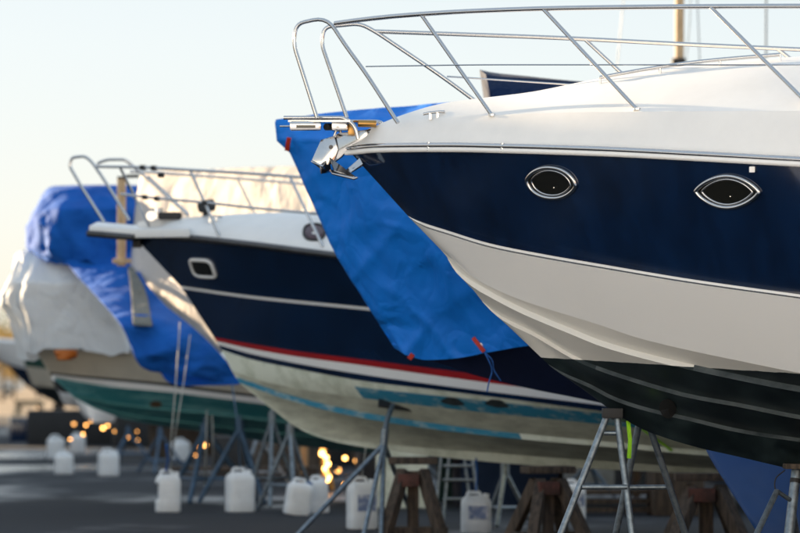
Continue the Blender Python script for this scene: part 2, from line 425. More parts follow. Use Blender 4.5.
# bottom: white down to the waterline plane, black antifouling below
def waterline_mat():
    m=bpy.data.materials.new('bottom_paint'); m.use_nodes=True; nt=m.node_tree; N=nt.nodes; L=nt.links; b=N['Principled BSDF']
    tc=N.new('ShaderNodeTexCoord'); sx=N.new('ShaderNodeSeparateXYZ'); L.new(tc.outputs['Object'],sx.inputs[0])
    pa=A.p(545,357.5,.0); pb=A.p(800,373.5,1.0); k=(pb.z-pa.z)/(pb.x-pa.x)
    a=N.new('ShaderNodeMath'); a.operation='MULTIPLY_ADD'; a.inputs[1].default_value=-k; L.new(sx.outputs[0],a.inputs[0]); L.new(sx.outputs[2],a.inputs[2])
    n=N.new('ShaderNodeTexNoise'); n.inputs['Scale'].default_value=9; n.inputs['Detail'].default_value=4; L.new(tc.outputs['Object'],n.inputs['Vector'])
    ad=N.new('ShaderNodeMath'); ad.operation='MULTIPLY_ADD'; ad.inputs[1].default_value=.012; L.new(n.outputs['Fac'],ad.inputs[0]); L.new(a.outputs[0],ad.inputs[2])
    th=N.new('ShaderNodeMath'); th.operation='LESS_THAN'; th.inputs[1].default_value=pa.z-k*(pa.x-A.O.x)+.006; L.new(ad.outputs[0],th.inputs[0])
    n3=N.new('ShaderNodeTexNoise'); n3.inputs['Scale'].default_value=5; n3.inputs['Detail'].default_value=7; L.new(tc.outputs['Object'],n3.inputs['Vector'])
    cr=N.new('ShaderNodeValToRGB'); cr.color_ramp.elements[0].position=.42; cr.color_ramp.elements[0].color=(.0045,.0085,.010,1)
    cr.color_ramp.elements[1].position=.72; cr.color_ramp.elements[1].color=(.020,.032,.034,1); L.new(n3.outputs['Fac'],cr.inputs['Fac'])
    mx=N.new('ShaderNodeMix'); mx.data_type='RGBA'; mx.inputs[6].default_value=(.70,.68,.63,1); L.new(cr.outputs['Color'],mx.inputs[7])
    L.new(th.outputs[0],mx.inputs[0]); L.new(mx.outputs[2],b.inputs['Base Color'])
    mr=N.new('ShaderNodeMapRange'); mr.inputs['To Min'].default_value=.3; mr.inputs['To Max'].default_value=.36; L.new(th.outputs[0],mr.inputs['Value']); L.new(mr.outputs[0],b.inputs['Roughness'])
    return m
M_bot=waterline_mat()
M_strk=mat('grey_strake_edge',(.075,.09,.095),.4,c2=(.02,.028,.032),vscale=6,lo=.4,hi=.7)  # lighter mottled grey on the strake faces
zone=lambda px: 0
v3,f3,m3=loft(A,[r_chine,r_ctop,r_cbot,r_s2t,r_s2b,r_s3t,r_s3b,r_keel],
   [0,lambda px:0 if px<690 else 1,0,lambda px:0 if px<585 else 1,0,lambda px:0 if px<548 else 1,0],[2,1,4,1,4,1,4])
tv,tf=transom(A,[r_sheer,r_navy,r_chine,r_ctop,r_s2t,r_s3t,r_keel])
obj('bottom',v3,f3,[M_bot,M_strk],yt,m3,sharp=22)
obj('transom',tv,tf,[M_white],yt)
TA=hull_tree(v1+v2+v3,f1+[tuple(i+len(v1) for i in f) for f in f2]+[tuple(i+len(v1)+len(v2) for i in f) for f in f3])
# deck and coachroof
r_b1=[(s+(.02 if i==0 else 0),max(0,b-.012),z+.035,px) for i,(s,b,z,px) in enumerate(r_sheer)]
cre=curve([(352,148),(362,136.5),(380,129),(400,124),(430,120),(460,117),(600,112),(800,111),(1000,116)])
cen=curve([(352,144),(362,133),(380,125.5),(400,117.5),(450,103.5),(500,97.5),(540,93),(600,81),(650,72),(700,65),(750,60.5),(800,57),(900,54),(1000,56)])
def inset(f,inn,k0=0.):
    out=[]
    for i,(s,b,z,px) in enumerate(r_sheer):
        bb=max(0.,(b-inn)*1.0) if inn>=0 else 0
        if callable(k0): bb=b*k0(s)
        q=A.px(s+.04,bb); x,y=A.xy(s+.04,bb); out.append((s+.04,bb,H+(HY-f(q))/F*y,q))
    return out
r_cr=inset(cre,.05)
r_ce=inset(cen,-1)
def mid(a,b,t,lift):
    return [(p[0],p[1]*(1-t)+q[1]*t,p[2]*(1-t)+q[2]*t+lift*min(1,(q[2]-p[2])*2.2+.08),p[3]) for p,q in zip(a,b)]
rows=[r_b1,r_cr]+[mid(r_cr,r_ce,t,.16*math.sin(math.pi*t)*(1-t*.45)) for t in (.06,.14,.24,.36,.5,.65,.8,.92)]+[r_ce]
v,f,mi=loft(A,rows,None,[3]+[1]*9)
obj('deck',v,f,[M_deck],yt,sharp=35)
TD=hull_tree(v,f)
tv,tf=transom(A,rows); obj('deck_end',tv,tf,[M_deck],yt)
# rubbing strake: white moulding with a steel strip on top
def side_tube(fr,r,dz,db,rad,n=70,side=1):
    return [fr.w(q[0]-(.03 if i==0 else 0), (q[1]+db*min(1,i/4))*side, q[2]+dz) for i,q in enumerate(r)]
for sd in (1,-1):
    T('rub_rail',side_tube(A,r_sheer,-.004,.008,0,side=sd),.017,M_white,yt,10)
    T('steel_strip',side_tube(A,r_sheer,.022,.010,0,side=sd),.0165,M_steel,yt,10)
for px in (427,509.5):
    q=min(r_sheer,key=lambda r:abs(r[3]-px)); T('strip_joint',[A.w(q[0],q[1]+.014,q[2]-.012),A.w(q[0]+.001,q[1]+.014,q[2]+.04)],.012,M_steel,yt,8)
# portlights
def lens(cx,cy,hw,hh,rot,pw=1.9,ex=.8,n=48):
    out=[];r=R(rot)
    for k in range(n):
        a=2*math.pi*k/n; x=math.cos(a); y=math.copysign((1-min(1,abs(x))**pw)**ex,math.sin(a)) if abs(math.sin(a))>1e-6 else 0
        X,Y=x*hw,y*hh; out.append((cx+X*math.cos(r)-Y*math.sin(r), cy+X*math.sin(r)+Y*math.cos(r)))
    return out
def portlight(tree,parent,pts,rf=.012,off=.008,frame=M_steel,glass=M_glass,inner=.80):
    P=[hit(tree,x,y,off) for x,y in pts]
    if any(p is None for p in P): print('portlight miss'); return
    t=obj('portlight',*tube(P,rf,10,True),frame,parent,sharp=60)
    c=sum(P,V((0,0,0)))/len(P)
    P2=[c+(p-c)*inner for p in P]
    obj('gasket',*tube(P2,rf*.5,8,True),M_steel if frame is M_steel else M_rubber,t,sharp=60)
    back=[V(p) for p in P]+[c]
    n=len(P); obj('pane',back,[(k,(k+1)%n,n) for k in range(n)],glass,t)
    return t
for i,(cx,cy,hw,hh,rot) in enumerate([(552,182.5,24.5,15.2,7),(728,191.5,31.5,15.8,1)]):
    t=portlight(TA,yt,lens(cx,cy,hw,hh,rot,1.9 if i else 2.2,.8 if i else .68),.0125,.009)
    c=hit(TA,cx+4,cy+4,.02); v,f=cyl(c+V((0,.01,0)),.0028,.012,10,V((0,-1,0))); obj('catch',v,f,M_steel,t)
q=hit(TA,753,169,.012); v,f=box(q,(.032,.02,.034)); obj('drain_cover',v,f,M_white,yt,bevel=.004)
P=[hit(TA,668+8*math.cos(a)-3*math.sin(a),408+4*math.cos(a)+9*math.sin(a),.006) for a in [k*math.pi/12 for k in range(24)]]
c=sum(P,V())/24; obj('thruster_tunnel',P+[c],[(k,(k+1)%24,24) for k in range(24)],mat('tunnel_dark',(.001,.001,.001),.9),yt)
# bow rail
RP=lambda *a:[A.p(*q) for q in a]
def rail(pts,r=.0125,fr=.06,m=M_steel,name='rail',parent=yt,f=None):
    P=[(f or A).p(*q) for q in pts]; return T(name,fillet(P,fr),r,m,parent,10)
br=thing.__call__ if False else None
rail([(317,118,.24),(293.5,44,.25),(296,24,.25),(327,17,.26),(345,45,.27),(365,72,.28),(398,123,.32)],.0125,.12)
rail([(347,118,-.24),(321.5,44,-.25),(324,27,-.25),(360,23.5,-.3),(376,32,-.33),(440,75,-.42),(478,103,-.50)],.0125,.12,name='rail')
def bn(px): return .27+1.02*(1-(1-min(1,max(0,px-335)/900))**2.4)*1.0
near=[(335,23.5),(360,20),(400,15.8),(470,11.3),(560,8.3),(700,6.6),(800,6.2),(900,7),(1000,9)]
cn=curve(near)
nearP=[A.p(x,cn(x),bn(x)) for x in range(335,1001,19)]
T('top_rail',nearP,.0145,M_steel,yt,10)
far=curve([(375,31.5),(450,34),(560,38),(700,45),(800,49.5),(900,54)])
T('top_rail',[A.p(x,far(x),-(.33+.85*(1-(1-(x-375)/1000)**2.4))) for x in range(375,1001,25)],.0135,M_steel,yt,10)
mw=curve([(366,66.5),(500,64.8),(800,65),(1000,68)])
T('lifeline',[A.p(x,mw(x),bn(x)+.0) for x in range(366,1001,20)],.0042,M_steel,yt,6)
T('lifeline',[A.p(x,76.5+(x-447)*.066,-(.42+(x-447)*.0016)) for x in range(447,641,24)],.006,M_steel,yt,6)
def footplate(p,r=.022):
    v,f=cyl(p+V((0,0,-.004)),r,.012,14); return obj('foot',v,f,M_steel,yt,sharp=40)
for (a,b) in [((421,14.3),(492,115.5)),((543,8.8),(637,109.5)),((710,6.6),(812,108)),((905,7),(1000,108))]:
    p1=A.p(a[0],a[1],bn(a[0])); p2=hit(TD,b[0],b[1]) or A.p(b[0],b[1],bn(b[0]))
    d=(p2-p1)
    T('stanchion',[p1,p2],.0115,M_steel,yt,10); footplate(p2)
for (a,b,c,d2) in [(585,39.5,629,76,),(777,48.5,800,62)]:
    bb=-(.33+.85*(1-(1-(a-375)/1000)**2.4)); T('stanchion',[A.p(a,b,bb),A.p(c,d2+4,bb-.03)],.0115,M_steel,yt,10)
# grab rail along the coachroof
gr=[hit(TD,x,cen(x)+2.5) for x in range(600,800,20)]
gr=[p+V((0,0,.035)) for p in gr if p]
T('grab_rail',gr,.011,M_steel,yt,8)
for p in gr[::3]: T('grab_rail_post',[p,p-V((0,0,.04))],.008,M_steel,yt,8)
# bow platform of steel, roller and lamp fittings
rail([(284,117.8,.20),(345,117.8,.16),(355,126,.15),(358,139,.14)],.013,.05,name='platform_bar')
rail([(292,121.5,-.20),(380,121.5,-.16),(388,128,-.15),(391,136,-.14)],.012,.05,name='platform_bar')
pl=[A.p(288,120,.19),A.p(350,120,.17),A.p(380,122,-.15),A.p(300,122,-.19)]
vv=pl+[p-V((0,0,.012)) for p in pl]; obj('platform_plate',vv,[(0,1,2,3),(7,6,5,4),(0,4,5,1),(1,5,6,2),(2,6,7,3),(3,7,4,0)],M_steel,yt)
fit=obj('light_housing',*box(A.p(305.5,126,.17),(.195,.06,.055)),M_steel,yt,bevel=.012)
obj('slot',*box(A.p(306,127,.17)+V((0,-.031,0)),(.12,.004,.018)),M_glass,fit)
T('pin',[A.p(280,126.4,.17),A.p(290,126.2,.17)],.006,M_steel,fit,8)
obj('roller_bracket',*box(A.p(340,126.5,.05),(.10,.16,.05)),M_steel,yt,bevel=.006)
v,f=tube([A.p(326,127,.12),A.p(352,127,-.12)],.022,14); obj('roller',v,f,M_rubber,yt)
v,f=tube([A.p(358,123.5,.10),A.p(376,124,.05)],.022,14); obj('winch_cap',v,f,M_amber,yt)
v,f=box(A.p(352,130,.0),(.05,.09,.07)); obj('chain_guide',v,f,M_amber,yt,bevel=.008)
# cleat
def cleat(p,d,parent,s=1.):
    d=V(d).normalized(); v,f=join(tube([p-d*.085*s+V((0,0,.045*s)),p-d*.04*s+V((0,0,.05*s)),p+d*.04*s+V((0,0,.05*s)),p+d*.085*s+V((0,0,.045*s))],.011*s,8),
       box(p-d*.03*s+V((0,0,.022*s)),(.018*s,.018*s,.05*s)),box(p+d*.03*s+V((0,0,.022*s)),(.018*s,.018*s,.05*s)))
    return obj('cleat',v,f,M_steel,parent,sharp=50)
q=hit(TD,434,119)
if q: cleat(q,(A.c,-A.n,.08),yt,.8)
# anchor hanging in the roller
an=thing('anchor','polished steel plough anchor hanging from the bow roller of the navy and white yacht','anchor',A.p(340,150,0)-V((0,0,.2)))
def prism(poly,th,m,name,parent,bevel=.004,yaw=0.,c=None):
    """flat plate cut to an outline of (px,py,b), thick across the boat"""
    P=[A.p(*q) for q in poly]; n=len(P); t=V((A.n,A.c,0))*th/2
    vs=[p-t for p in P]+[p+t for p in P]
    fs=[tuple(range(n)),tuple(range(n,2*n))[::-1]]+[(i,(i+1)%n,n+(i+1)%n,n+i) for i in range(n)]
    return obj(name,vs,fs,m,parent,bevel=bevel)
prism([(330,139,0),(340,133,0),(366,130,0),(392,124.5,0),(394,128.5,0),(366,139,0),(352,146,0),(342,157,0),(334,163,0),(326,158,0)],.035,M_steel,'shank',an)
def plate(q,name,th=.010):
    P=[A.p(*a) for a in q]; n=(P[1]-P[0]).cross(P[2]-P[0]).normalized()*th/2; k=len(P)
    vs=[p-n for p in P]+[p+n for p in P]; fs=[tuple(range(k)),tuple(range(k,2*k))[::-1]]+[(i,(i+1)%k,k+(i+1)%k,k+i) for i in range(k)]
    return obj(name,vs,fs,M_steel,an,bevel=.002)
plate([(312,160,.10),(321,140,.06),(334,136,.03),(338,150,.02),(333,164,.03),(322,166,.08)],'fluke')
plate([(311,161,.10),(323,166,.12),(327,173,.02),(320,165,.0)],'fluke')
plate([(320,165,.11),(329,158,.04),(331,172,.02),(321,174,.10)],'fluke')
plate([(329,157,.05),(334,171,.11),(357,178,.10),(353,175.5,.02),(338,168,-.02)],'fluke')
plate([(330,170,.11),(345,173,.09),(358,178,.11),(354,179.5,.12),(332,174,.13)],'fluke')
plate([(345,171,.02),(360,158,.03),(363,164,.03),(350,173,.05)],'stock')
plate([(345,171,-.05),(362,160,-.05),(363,166,-.05),(348,175,-.04)],'stock')
v,f=tube([A.p(331,147,.05),A.p(331,147,-.05)],.013,12); obj('pivot_bolt',v,f,M_steeld,an)
T('shackle',fillet([A.p(334,137,.02),A.p(336,130,.02),A.p(341,131,.0),A.p(340,138,0)],.02),.008,M_steel,an,8)

# ------------------------------------------------------------------ jack stands and trestles
def stand(name_label, top, apex_dz, feet_r, feet_n=3, m=M_galv, rot=0., r=.022, pad=True, group=None, tilt=(0,0,0), pad_m=M_wood):
    top=V(top); t=thing('jack_stand',name_label,'boat stand',(top.x,top.y,0),group)
    ap=top-V((0,0,apex_dz))-V(tilt)*apex_dz
    T('screw_post',[top-V((0,0,.02)),ap],r*.8,m,t,10)
    T('collar',[ap+V((0,0,.03)),ap-V((0,0,.10))],r*1.9,m,t,12)
    feet=[]
    for k in range(feet_n):
        a=rot+2*math.pi*k/feet_n; ft=V((ap.x+feet_r*math.cos(a),ap.y+feet_r*math.sin(a),.015)); feet.append(ft)
        T('leg',[ap-V((0,0,.04)),ft],r,m,t,10)
    for k in range(feet_n):
        a=feet[k].lerp(ap,.3); b=feet[(k+1)%feet_n].lerp(ap,.3); T('brace',[a,b],r*.6,m,t,8)
    if pad:
        v,f=box(top,(.24,.18,.035),rot=V((0,0,1)).rotation_difference(V((.1,-.25,1))).to_matrix()); obj('pad',v,f,pad_m,t,bevel=.006)
    return t
def trestle(label, c, h, m=M_wood, w=.9, group=None, leg=.085, rz=0.):
    c=V(c); t=thing('keel_trestle',label,'trestle',(c.x,c.y,0),group)
    R2=lambda x,y,z: V((c.x+x*math.cos(rz)-y*math.sin(rz), c.y+x*math.sin(rz)+y*math.cos(rz), z))
    obj('cap_block',*beam(R2(-w*.42,0,h-.03),R2(w*.42,0,h-.03),.22,.06),m,t,bevel=.008)
    for sx in (-1,1):
        for sy in (-1,1):
            obj('leg',*beam(R2(sx*w*.16,sy*.06,h-.12),R2(sx*w*.5,sy*.3,.0),leg),m,t,bevel=.006)
    obj('post',*beam(R2(0,0,h-.12),R2(0,0,0),leg*1.1),m,t,bevel=.006)
    obj('cross_block',*beam(R2(-w*.26,-.12,h*.72),R2(w*.1,-.12,h*.72),.07,.11),M_redwood,t,bevel=.006)
    obj('foot_beam',*beam(R2(-w*.6,0,.05),R2(w*.6,0,.05),.16,.1),m,t,bevel=.006)
    return t
# bow stand with two A frames
q=hit(TA,612,411) or A.p(612,411,0)
bs=thing('bow_stand','four legged galvanised stand under the bow of the navy and white yacht','boat stand',(q.x,q.y,0))
hd=V((q.x,q.y,q.z)); obj('head_block',*box(hd+V((.0,-.02,-.012)),(.12,.16,.06)),M_rubber,bs,bevel=.006)
yb=q.y
def BL(a,b,dy0,dy1,m=M_galv,r=.021,nm='leg'): return T(nm,[W(a[0],a[1],yb+dy0),W(b[0],b[1],yb+dy1)],r,m,bs,10)
gy=lambda Y: HY+H*F/Y
def legto(a,px_at533,dy0,Yf):
    # continue the leg below the frame down to the ground
    slope=(px_at533-a[0])/(533-a[1]); yf=gy(Yf)-1; BL(a,(a[0]+slope*(yf-a[1]),yf),dy0,Yf-yb)
legto((607,416),561,-.05,yb-.30); legto((617,416),632,-.05,yb-.30)
legto((639,424),616,.10,yb+.45); legto((650,428),685,.10,yb+.45)
BL((604,433),(619,433),-.06,-.06,nm='crossbar',r=.015); BL((582,487),(627,487),-.16,-.16,nm='crossbar',r=.016); BL((622,487.5),(668,487),.25,.25,nm='crossbar',r=.016)
BL((612,417),(645,424),-.02,.1,nm='crossbar',r=.016)
T('strap',[W(628,421,yb+.0),W(630,440,yb-.02),W(629,458,yb)],.014,M_neon,bs,6)
# adjustable prop at the right edge
q=hit(TA,797,466) or A.p(797,466,.2)
st=thing('jack_stand','galvanised prop with taped post under the black bottom at the right edge','boat stand',(q.x,q.y,0))
obj('pad',*box(q+V((0,-.02,.0)),(.16,.16,.03)),M_wood,st,bevel=.004)
base=W(789,533,q.y-.1); d=(base-q); e=q+d*(q.z-.02)/(-d.z)
T('screw_post',[q,e],.030,M_galv,st,14)
for t in (.06,.075): T('tape_ring',[q.lerp(e,t+.03),q.lerp(e,t+.045)],.032,M_rubber,st,14)
k=W(777,491,q.y-.15)
a=W(757,533,q.y-.35); d=a-k; T('leg',[k,k+d*(k.z-.02)/(-d.z)],.018,M_galv,st,12)
T('leg',[k+V((.16,.1,0)),V((k.x+.75,k.y-.2,.02))],.022,M_galv,st,12)
T('leg',[q.lerp(e,.3),V((q.x+.15,q.y+.7,.02))],.022,M_galv,st,12)
T('clamp',[k,q.lerp(e,.25)],.013,M_galv,st,12)
T('loop_cord',catmull([W(785,470,q.y-.05),W(776,478,q.y-.06),W(775,488,q.y-.08),W(780,494,q.y-.1)],6),.004,M_rubber,st,6)
# ------------------------------------------------------------------ boat under the blue tarpaulin
B=Frame(276, 24.8, 20)
bt=thing('covered_boat','navy hulled boat wrapped in a bright blue tarpaulin, between the two navy yachts','boat',B.O)
LB=10.
bstem=curve([(290,154),(305,172),(320,208),(332,233),(346,258),(364,286),(392,330),(412,352),(426,360),(442,364),(464,372),(522,387),(577,398),(640,411),(700,424),(800,436),(1000,450)])
def brow(px0,B_,p,Lm,f,b0=0): return row(B,f,B_,start=px0,p=p,Lm=Lm,L=LB,b0=b0)
b_sh=brow(300,1.5,2.4,6,[(300,165),(400,168),(600,175),(1000,190)])
b_ch=brow(415,1.25,2.1,6.5,[(415,354),(500,342),(600,348),(800,372),(1000,390)])
b_kl=[]
s0=B.s_of(426,0)
for i in range(71):
    s=s0+(LB-s0)*(i/70)**1.7; px=B.px(s,0); x,y=B.xy(s,0); b_kl.append((s,0.,H+(HY-bstem(px))/F*y,px))
v,f,mi=loft(B,[b_sh,b_ch,b_kl],[0,1],[6,6])
obj('hull',v,f,[M_navy2,mat('deep_navy_bottom',(.004,.010,.045),.5,vary=.2)],bt,mi)
obj('transom',*transom(B,[b_sh,b_ch,b_kl]),M_navy2,bt)
# tarpaulin
tstem=curve([(276,122),(276.6,132),(278,144),(290,154),(298,175),(314,210),(324,233),(338,258),(355,286),(382,330),(394,349),(412,357)])
def trow(pts,B_,p,Lm,b0=0.,n=150,s_end=8.):
    f=curve(pts); s0=B.s_of(pts[0][0],b0); out=[]; g=grow(B_-b0,p,Lm)
    for i in range(n+1):
        s=s0+(s_end-s0)*(i/n)**1.25; b=b0+g(s-s0); px=B.px(s,b); x,y=B.xy(s,b); out.append((s,b,H+(HY-f(px))/F*y,px))
    return out
trs=[trow([(276,119.5),(290,118),(330,113),(400,107),(450,103),(520,98),(600,94),(1000,90)],.02,1,6),
     trow([(275,123),(290,122),(330,119),(400,117),(600,112),(1000,112)],.62,2.2,6),
     trow([(277,141),(290,139),(330,140),(400,141),(600,143),(1000,150)],1.45,2.4,6),
     trow([(290,153),(320,160),(400,165),(600,176),(1000,190)],1.60,2.4,6),
     trow([(338,258),(400,262),(500,264),(600,270),(1000,280)],1.58,2.3,6.2),
     trow([(394,348),(412,356.5),(426,360),(451,359),(486,353),(528,346),(600,338),(700,345),(1000,370)],1.42,2.1,6.4)]
vs,fs,mi=loft(B,trs,None,[3,8,6,34,34])
# folds
out=[]
for p in vs:
    p=V(p)
    o=wr(p,k1=1.1,a1=.045,k2=1.9,a2=.03,seed=3,st=(1.6,1,.7))
    qx=p.x*.8+p.z*.6; qz=-p.x*.6+p.z*.8
    r1=1-abs(noise.noise(V((qx*2.6,qz*.9,1.7))))*3.2; o+=.035*max(0,r1)**3
    r2=1-abs(noise.noise(V((qz*2.4+4,qx*.7,8.1))))*3.5; o+=.025*max(0,r2)**3
    r3=1-abs(noise.noise(V((p.x*5+2,p.z*1.6,4.4))))*4; o+=.010*max(0,r3)**2
    ddx=p.x-B.O.x
    o+=.014*math.sin(7*ddx+3*p.z)*max(0,min(1,(p.z-1.2)/1.5))
    side=-1 if (p-B.O).dot(V((-B.n,-B.c,0)))>=0 else 1
    amp=min(1,.25+abs(ddx)*1.2)
    p=p+V((-.2,.95*side,0))*(o*amp); out.append(p)
tp=obj('tarpaulin',out,fs,M_tarp,None,sharp=80,loc=B.O,solid=0)
tag(tp,'bright blue tarpaulin stretched over the bow of the middle boat','tarpaulin')
TB=hull_tree(out,fs)
# hem and eyelets along the lower edge, with a lashing line
hemp=[p for p in out[0:0]]
n_=len(trs[0]); e0=None
low=[B.w(q[0],q[1]+.012,q[2]+.03) for q in trs[-1]]
T('hem',low,.011,M_tarp,tp,6)
for i in range(6,150,7):
    q=B.w(trs[-1][i][0],trs[-1][i][1]+.03,trs[-1][i][2]+.07); v,f=cyl(q,.016,.01,12,V((-.34,-.94,0))); obj('eyelet',v,f,M_steel,tp)
# red webbing tabs and the cord tied to one of them
def tab(label,a,b,wd=.035,tree=TB):
    p=hit(tree,*a,.012) or W(a[0],a[1],24); q=hit(tree,*b,.012) or W(b[0],b[1],p.y)
    v,f=beam(p,q,wd,.008,up=V((0,-1,0))); return tag(obj('webbing_tab',v,f,M_redstrap,None,bevel=.002),label,'strap',group='red webbing tabs on the blue tarpaulin'),q
tab('red webbing tab at the bow corner of the bright blue tarpaulin',(290.5,138),(288,150))
tab('small red tab at the low left corner of the bright blue tarpaulin',(410,354),(413,358),.05)
_,q=tab('long red webbing tab by the navy hull on the tarpaulin edge',(474,337),(485,352),.03)
c=thing('cord','thin blue cord hanging in a loop from the red webbing tab','cord',q)
T('strand',catmull([q,W(489,361,q.y-.02),W(492,371,q.y),W(489,382,q.y),W(487,392,q.y)],6),.005,M_ropeb,c,6)
T('strand',catmull([q,W(492,360,q.y-.03),W(494,370,q.y-.02),W(501,381,q.y-.02)],6),.004,M_ropeb,c,6)
# dark navy spray hood on that boat (sunlit side beyond)
Y0=25.5
lv=[(70,481,560),(76,480,596),(84,483,660),(98,488,700),(112,492,760)]
hood=[]
pts=[(480,70),(487,72),(520,76),(560,80),(592,83),(640,87),(700,92)]
f=curve(pts); vs=[]; n=24
for k in range(n+1):
    x=480+220*k/n
    for (dy,ty) in ((0,0),(-.88,.4),(-.93,1)):
        top=W(x,f(x),Y0); bot=W(x if k else 488,108,Y0)
        p=top.lerp(bot,ty)+V((0,dy+wr(V((x*.02,ty,0)),a1=.03),0)); vs.append(p)
m3=3; fs=[(k*m3+j,(k+1)*m3+j,(k+1)*m3+j+1,k*m3+j+1) for k in range(n) for j in range(2)]
k=len(vs); vs+= [V((p.x,p.y+1.6,p.z)) for p in vs[2::3]]
fs+=[(i*3,k+i,k+i+1,(i+1)*3) for i in range(n)]; fs+=[(0,1,2,k)]
o=obj('spray_hood',vs,fs,M_canvas,None,sharp=30,solid=.01); tag(o,'dark navy canvas hood with a squared front edge, seen behind the yacht rail','canvas hood')
# lower hanging flap
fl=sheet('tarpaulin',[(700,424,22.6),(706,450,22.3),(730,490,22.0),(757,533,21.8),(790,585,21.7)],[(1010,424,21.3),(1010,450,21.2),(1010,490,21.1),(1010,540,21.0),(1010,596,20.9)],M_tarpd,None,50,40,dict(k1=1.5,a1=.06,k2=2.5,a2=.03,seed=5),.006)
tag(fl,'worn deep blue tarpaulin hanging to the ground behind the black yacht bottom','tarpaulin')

# ------------------------------------------------------------------ navy yacht with the red stripe
D=Frame(134, 30.4, 20)
LD=9.8
ys=thing('motor_yacht','navy yacht with red and white boot stripes, scrubbed bottom and a bow platform','yacht',D.O)
dst=curve([(134,237),(147,243),(162,263),(180,285.5),(196,310),(211,333),(220,347),(232,371),(245,390),(263,407),(290,425),(310,434),(340,443),(400,452),(480,461),(560,467),(640,471),(720,475),(1000,480)])
def drow(pts,B_,p,Lm=6.2,px0=None):
    r=row(D,pts,B_,start=px0,p=p,Lm=Lm,L=LD,n=80)
    s,b,z,px=r[0]; x,y=D.xy(s,0); r[0]=(s,0,H+(HY-dst(D.px(s,0)))/F*y,px); return r
d_sh=drow([(134,237),(180,239.5),(250,246.5),(293,252),(336,257.5),(450,272),(600,292),(720,306)],1.62,2.5)
d_w1=drow([(181,286),(250,295.5),(365,307),(720,345)],1.56,2.3)
d_w2=drow([(183,289),(250,298.3),(365,310),(720,348.5)],1.555,2.3)
d_r1=drow([(214,337),(250,343.5),(290,350),(360,359),(453,371),(600,389),(720,403)],1.48,2.2)
d_r2=drow([(217,341),(250,348.5),(290,355.5),(360,365),(453,378),(600,397),(720,411)],1.475,2.2)
d_n1=drow([(219,345),(250,353.5),(290,362),(360,374),(453,387),(600,405),(720,421)],1.45,2.2)
d_n2=drow([(222,350),(250,359),(290,367.5),(360,380.5),(453,392),(600,411),(720,428)],1.44,2.2)
d_p1=drow([(226,357),(250,366),(290,375.5),(355,386.5),(470,399),(580,411),(720,424)],1.42,2.15)
d_p2=drow([(233,371),(250,377.5),(290,387),(355,397),(470,411),(580,422),(720,437)],1.30,2.1)
d_q1=drow([(237,377),(290,395),(360,411.5),(440,424),(520,433.5),(600,441),(720,452)],.98,2.1)
d_q2=drow([(240,383),(290,400.5),(360,417.5),(440,430),(520,439),(600,446),(720,457)],.97,2.1)
d_k1=drow([(296,427),(330,437.5),(400,445.5),(500,453.5),(600,461),(720,469)],.10,2.0)
d_kl=[]
s0=D.s_of(310,0)
for i in range(81):
    s=s0+(LD-s0)*(i/80)**1.7; px=D.px(s,0); x,y=D.xy(s,0); d_kl.append((s,0.,H+(HY-dst(px))/F*y,px))
# order the overlap of p rows: clamp so every row stays below the one above
def below(a,b,g=.004):
    return [(s,bb,min(z,a[i][2]-g),px) if i else (s,bb,z,px) for i,(s,bb,z,px) in enumerate(b)]
v1,f1,m1=loft(D,[d_sh,d_w1,d_w2,d_r1,d_r2,d_n1,d_n2],[0,1,0,2,1,0],[6,1,4,1,1,1])
obj('topside',v1,f1,[M_navy2,M_white,M_red],ys,m1)
v2,f2,m2=loft(D,[d_n2,d_p1,d_p2,d_q1,d_q2,d_k1,d_kl],[0,lambda px:2 if px>352 else 0,1,lambda px: 2 if px<520 else 0,1,0],[3,2,5,1,6,2])
obj('bottom',v2,f2,[M_cream,M_scrub,M_turq],ys,m2,sharp=22)
obj('transom',*transom(D,[d_sh,d_w1,d_r1,d_n2,d_p2,d_q1,d_k1,d_kl]),M_white,ys)
TDh=hull_tree(v1+v2,f1+[tuple(i+len(v1) for i in f) for f in f2])
for sd in (1,-1):
    T('rub_rail',[D.w(q[0]-.02,(q[1]+.015*min(1,i/4))*sd,q[2]+.022) for i,q in enumerate(d_sh)],.030,M_steeld,ys,10)
# deck
def dinset(f,inn,ds=.04):
    out=[]
    for (s,b,z,px) in d_sh:
        bb=max(0.,b-inn) if inn>=0 else 0
        q=D.px(s+ds,bb); x,y=D.xy(s+ds,bb); out.append((s+ds,bb,H+(HY-f(q))/F*y,q))
    return out
fe=curve([(134,232),(180,231.5),(250,237),(340,247),(500,262),(720,285)])
fi=curve([(134,228),(180,224),(250,227),(340,235),(500,245),(720,262)])
fc=curve([(134,222),(180,217.5),(215,215.5),(247,213.5),(312,211.5),(400,205),(500,196),(720,190)])
fh=curve([(134,225),(180,219.5),(247,217.5),(312,217.5),(400,214),(500,207),(720,205)])
dk=[d_sh,dinset(fe,.03),dinset(fi,.14),dinset(fh,.36),dinset(fc,-1)]
v,f,mi=loft(D,dk,None,[2,2,4,4]); obj('deck',v,f,M_deck,ys,sharp=25); TDd=hull_tree(v,f)
obj('deck_end',*transom(D,dk),M_deck,ys)
# oval cabin window
pts=[(314.5+10.5*math.copysign(abs(math.cos(a))**.8,math.cos(a)),232.5+8*math.copysign(abs(math.sin(a))**.8,math.sin(a))) for a in [k*math.pi/14 for k in range(28)]]
P=[hit(TDd,x,y,.006) for x,y in pts]
if all(P):
    c=sum(P,V())/28; wn=obj('window',P+[c],[(k,(k+1)%28,28) for k in range(28)],mat('plum_tinted_glass',(.06,.025,.04),.12),ys); obj('window_frame',*tube(P,.012,8,True),M_rubber,wn)
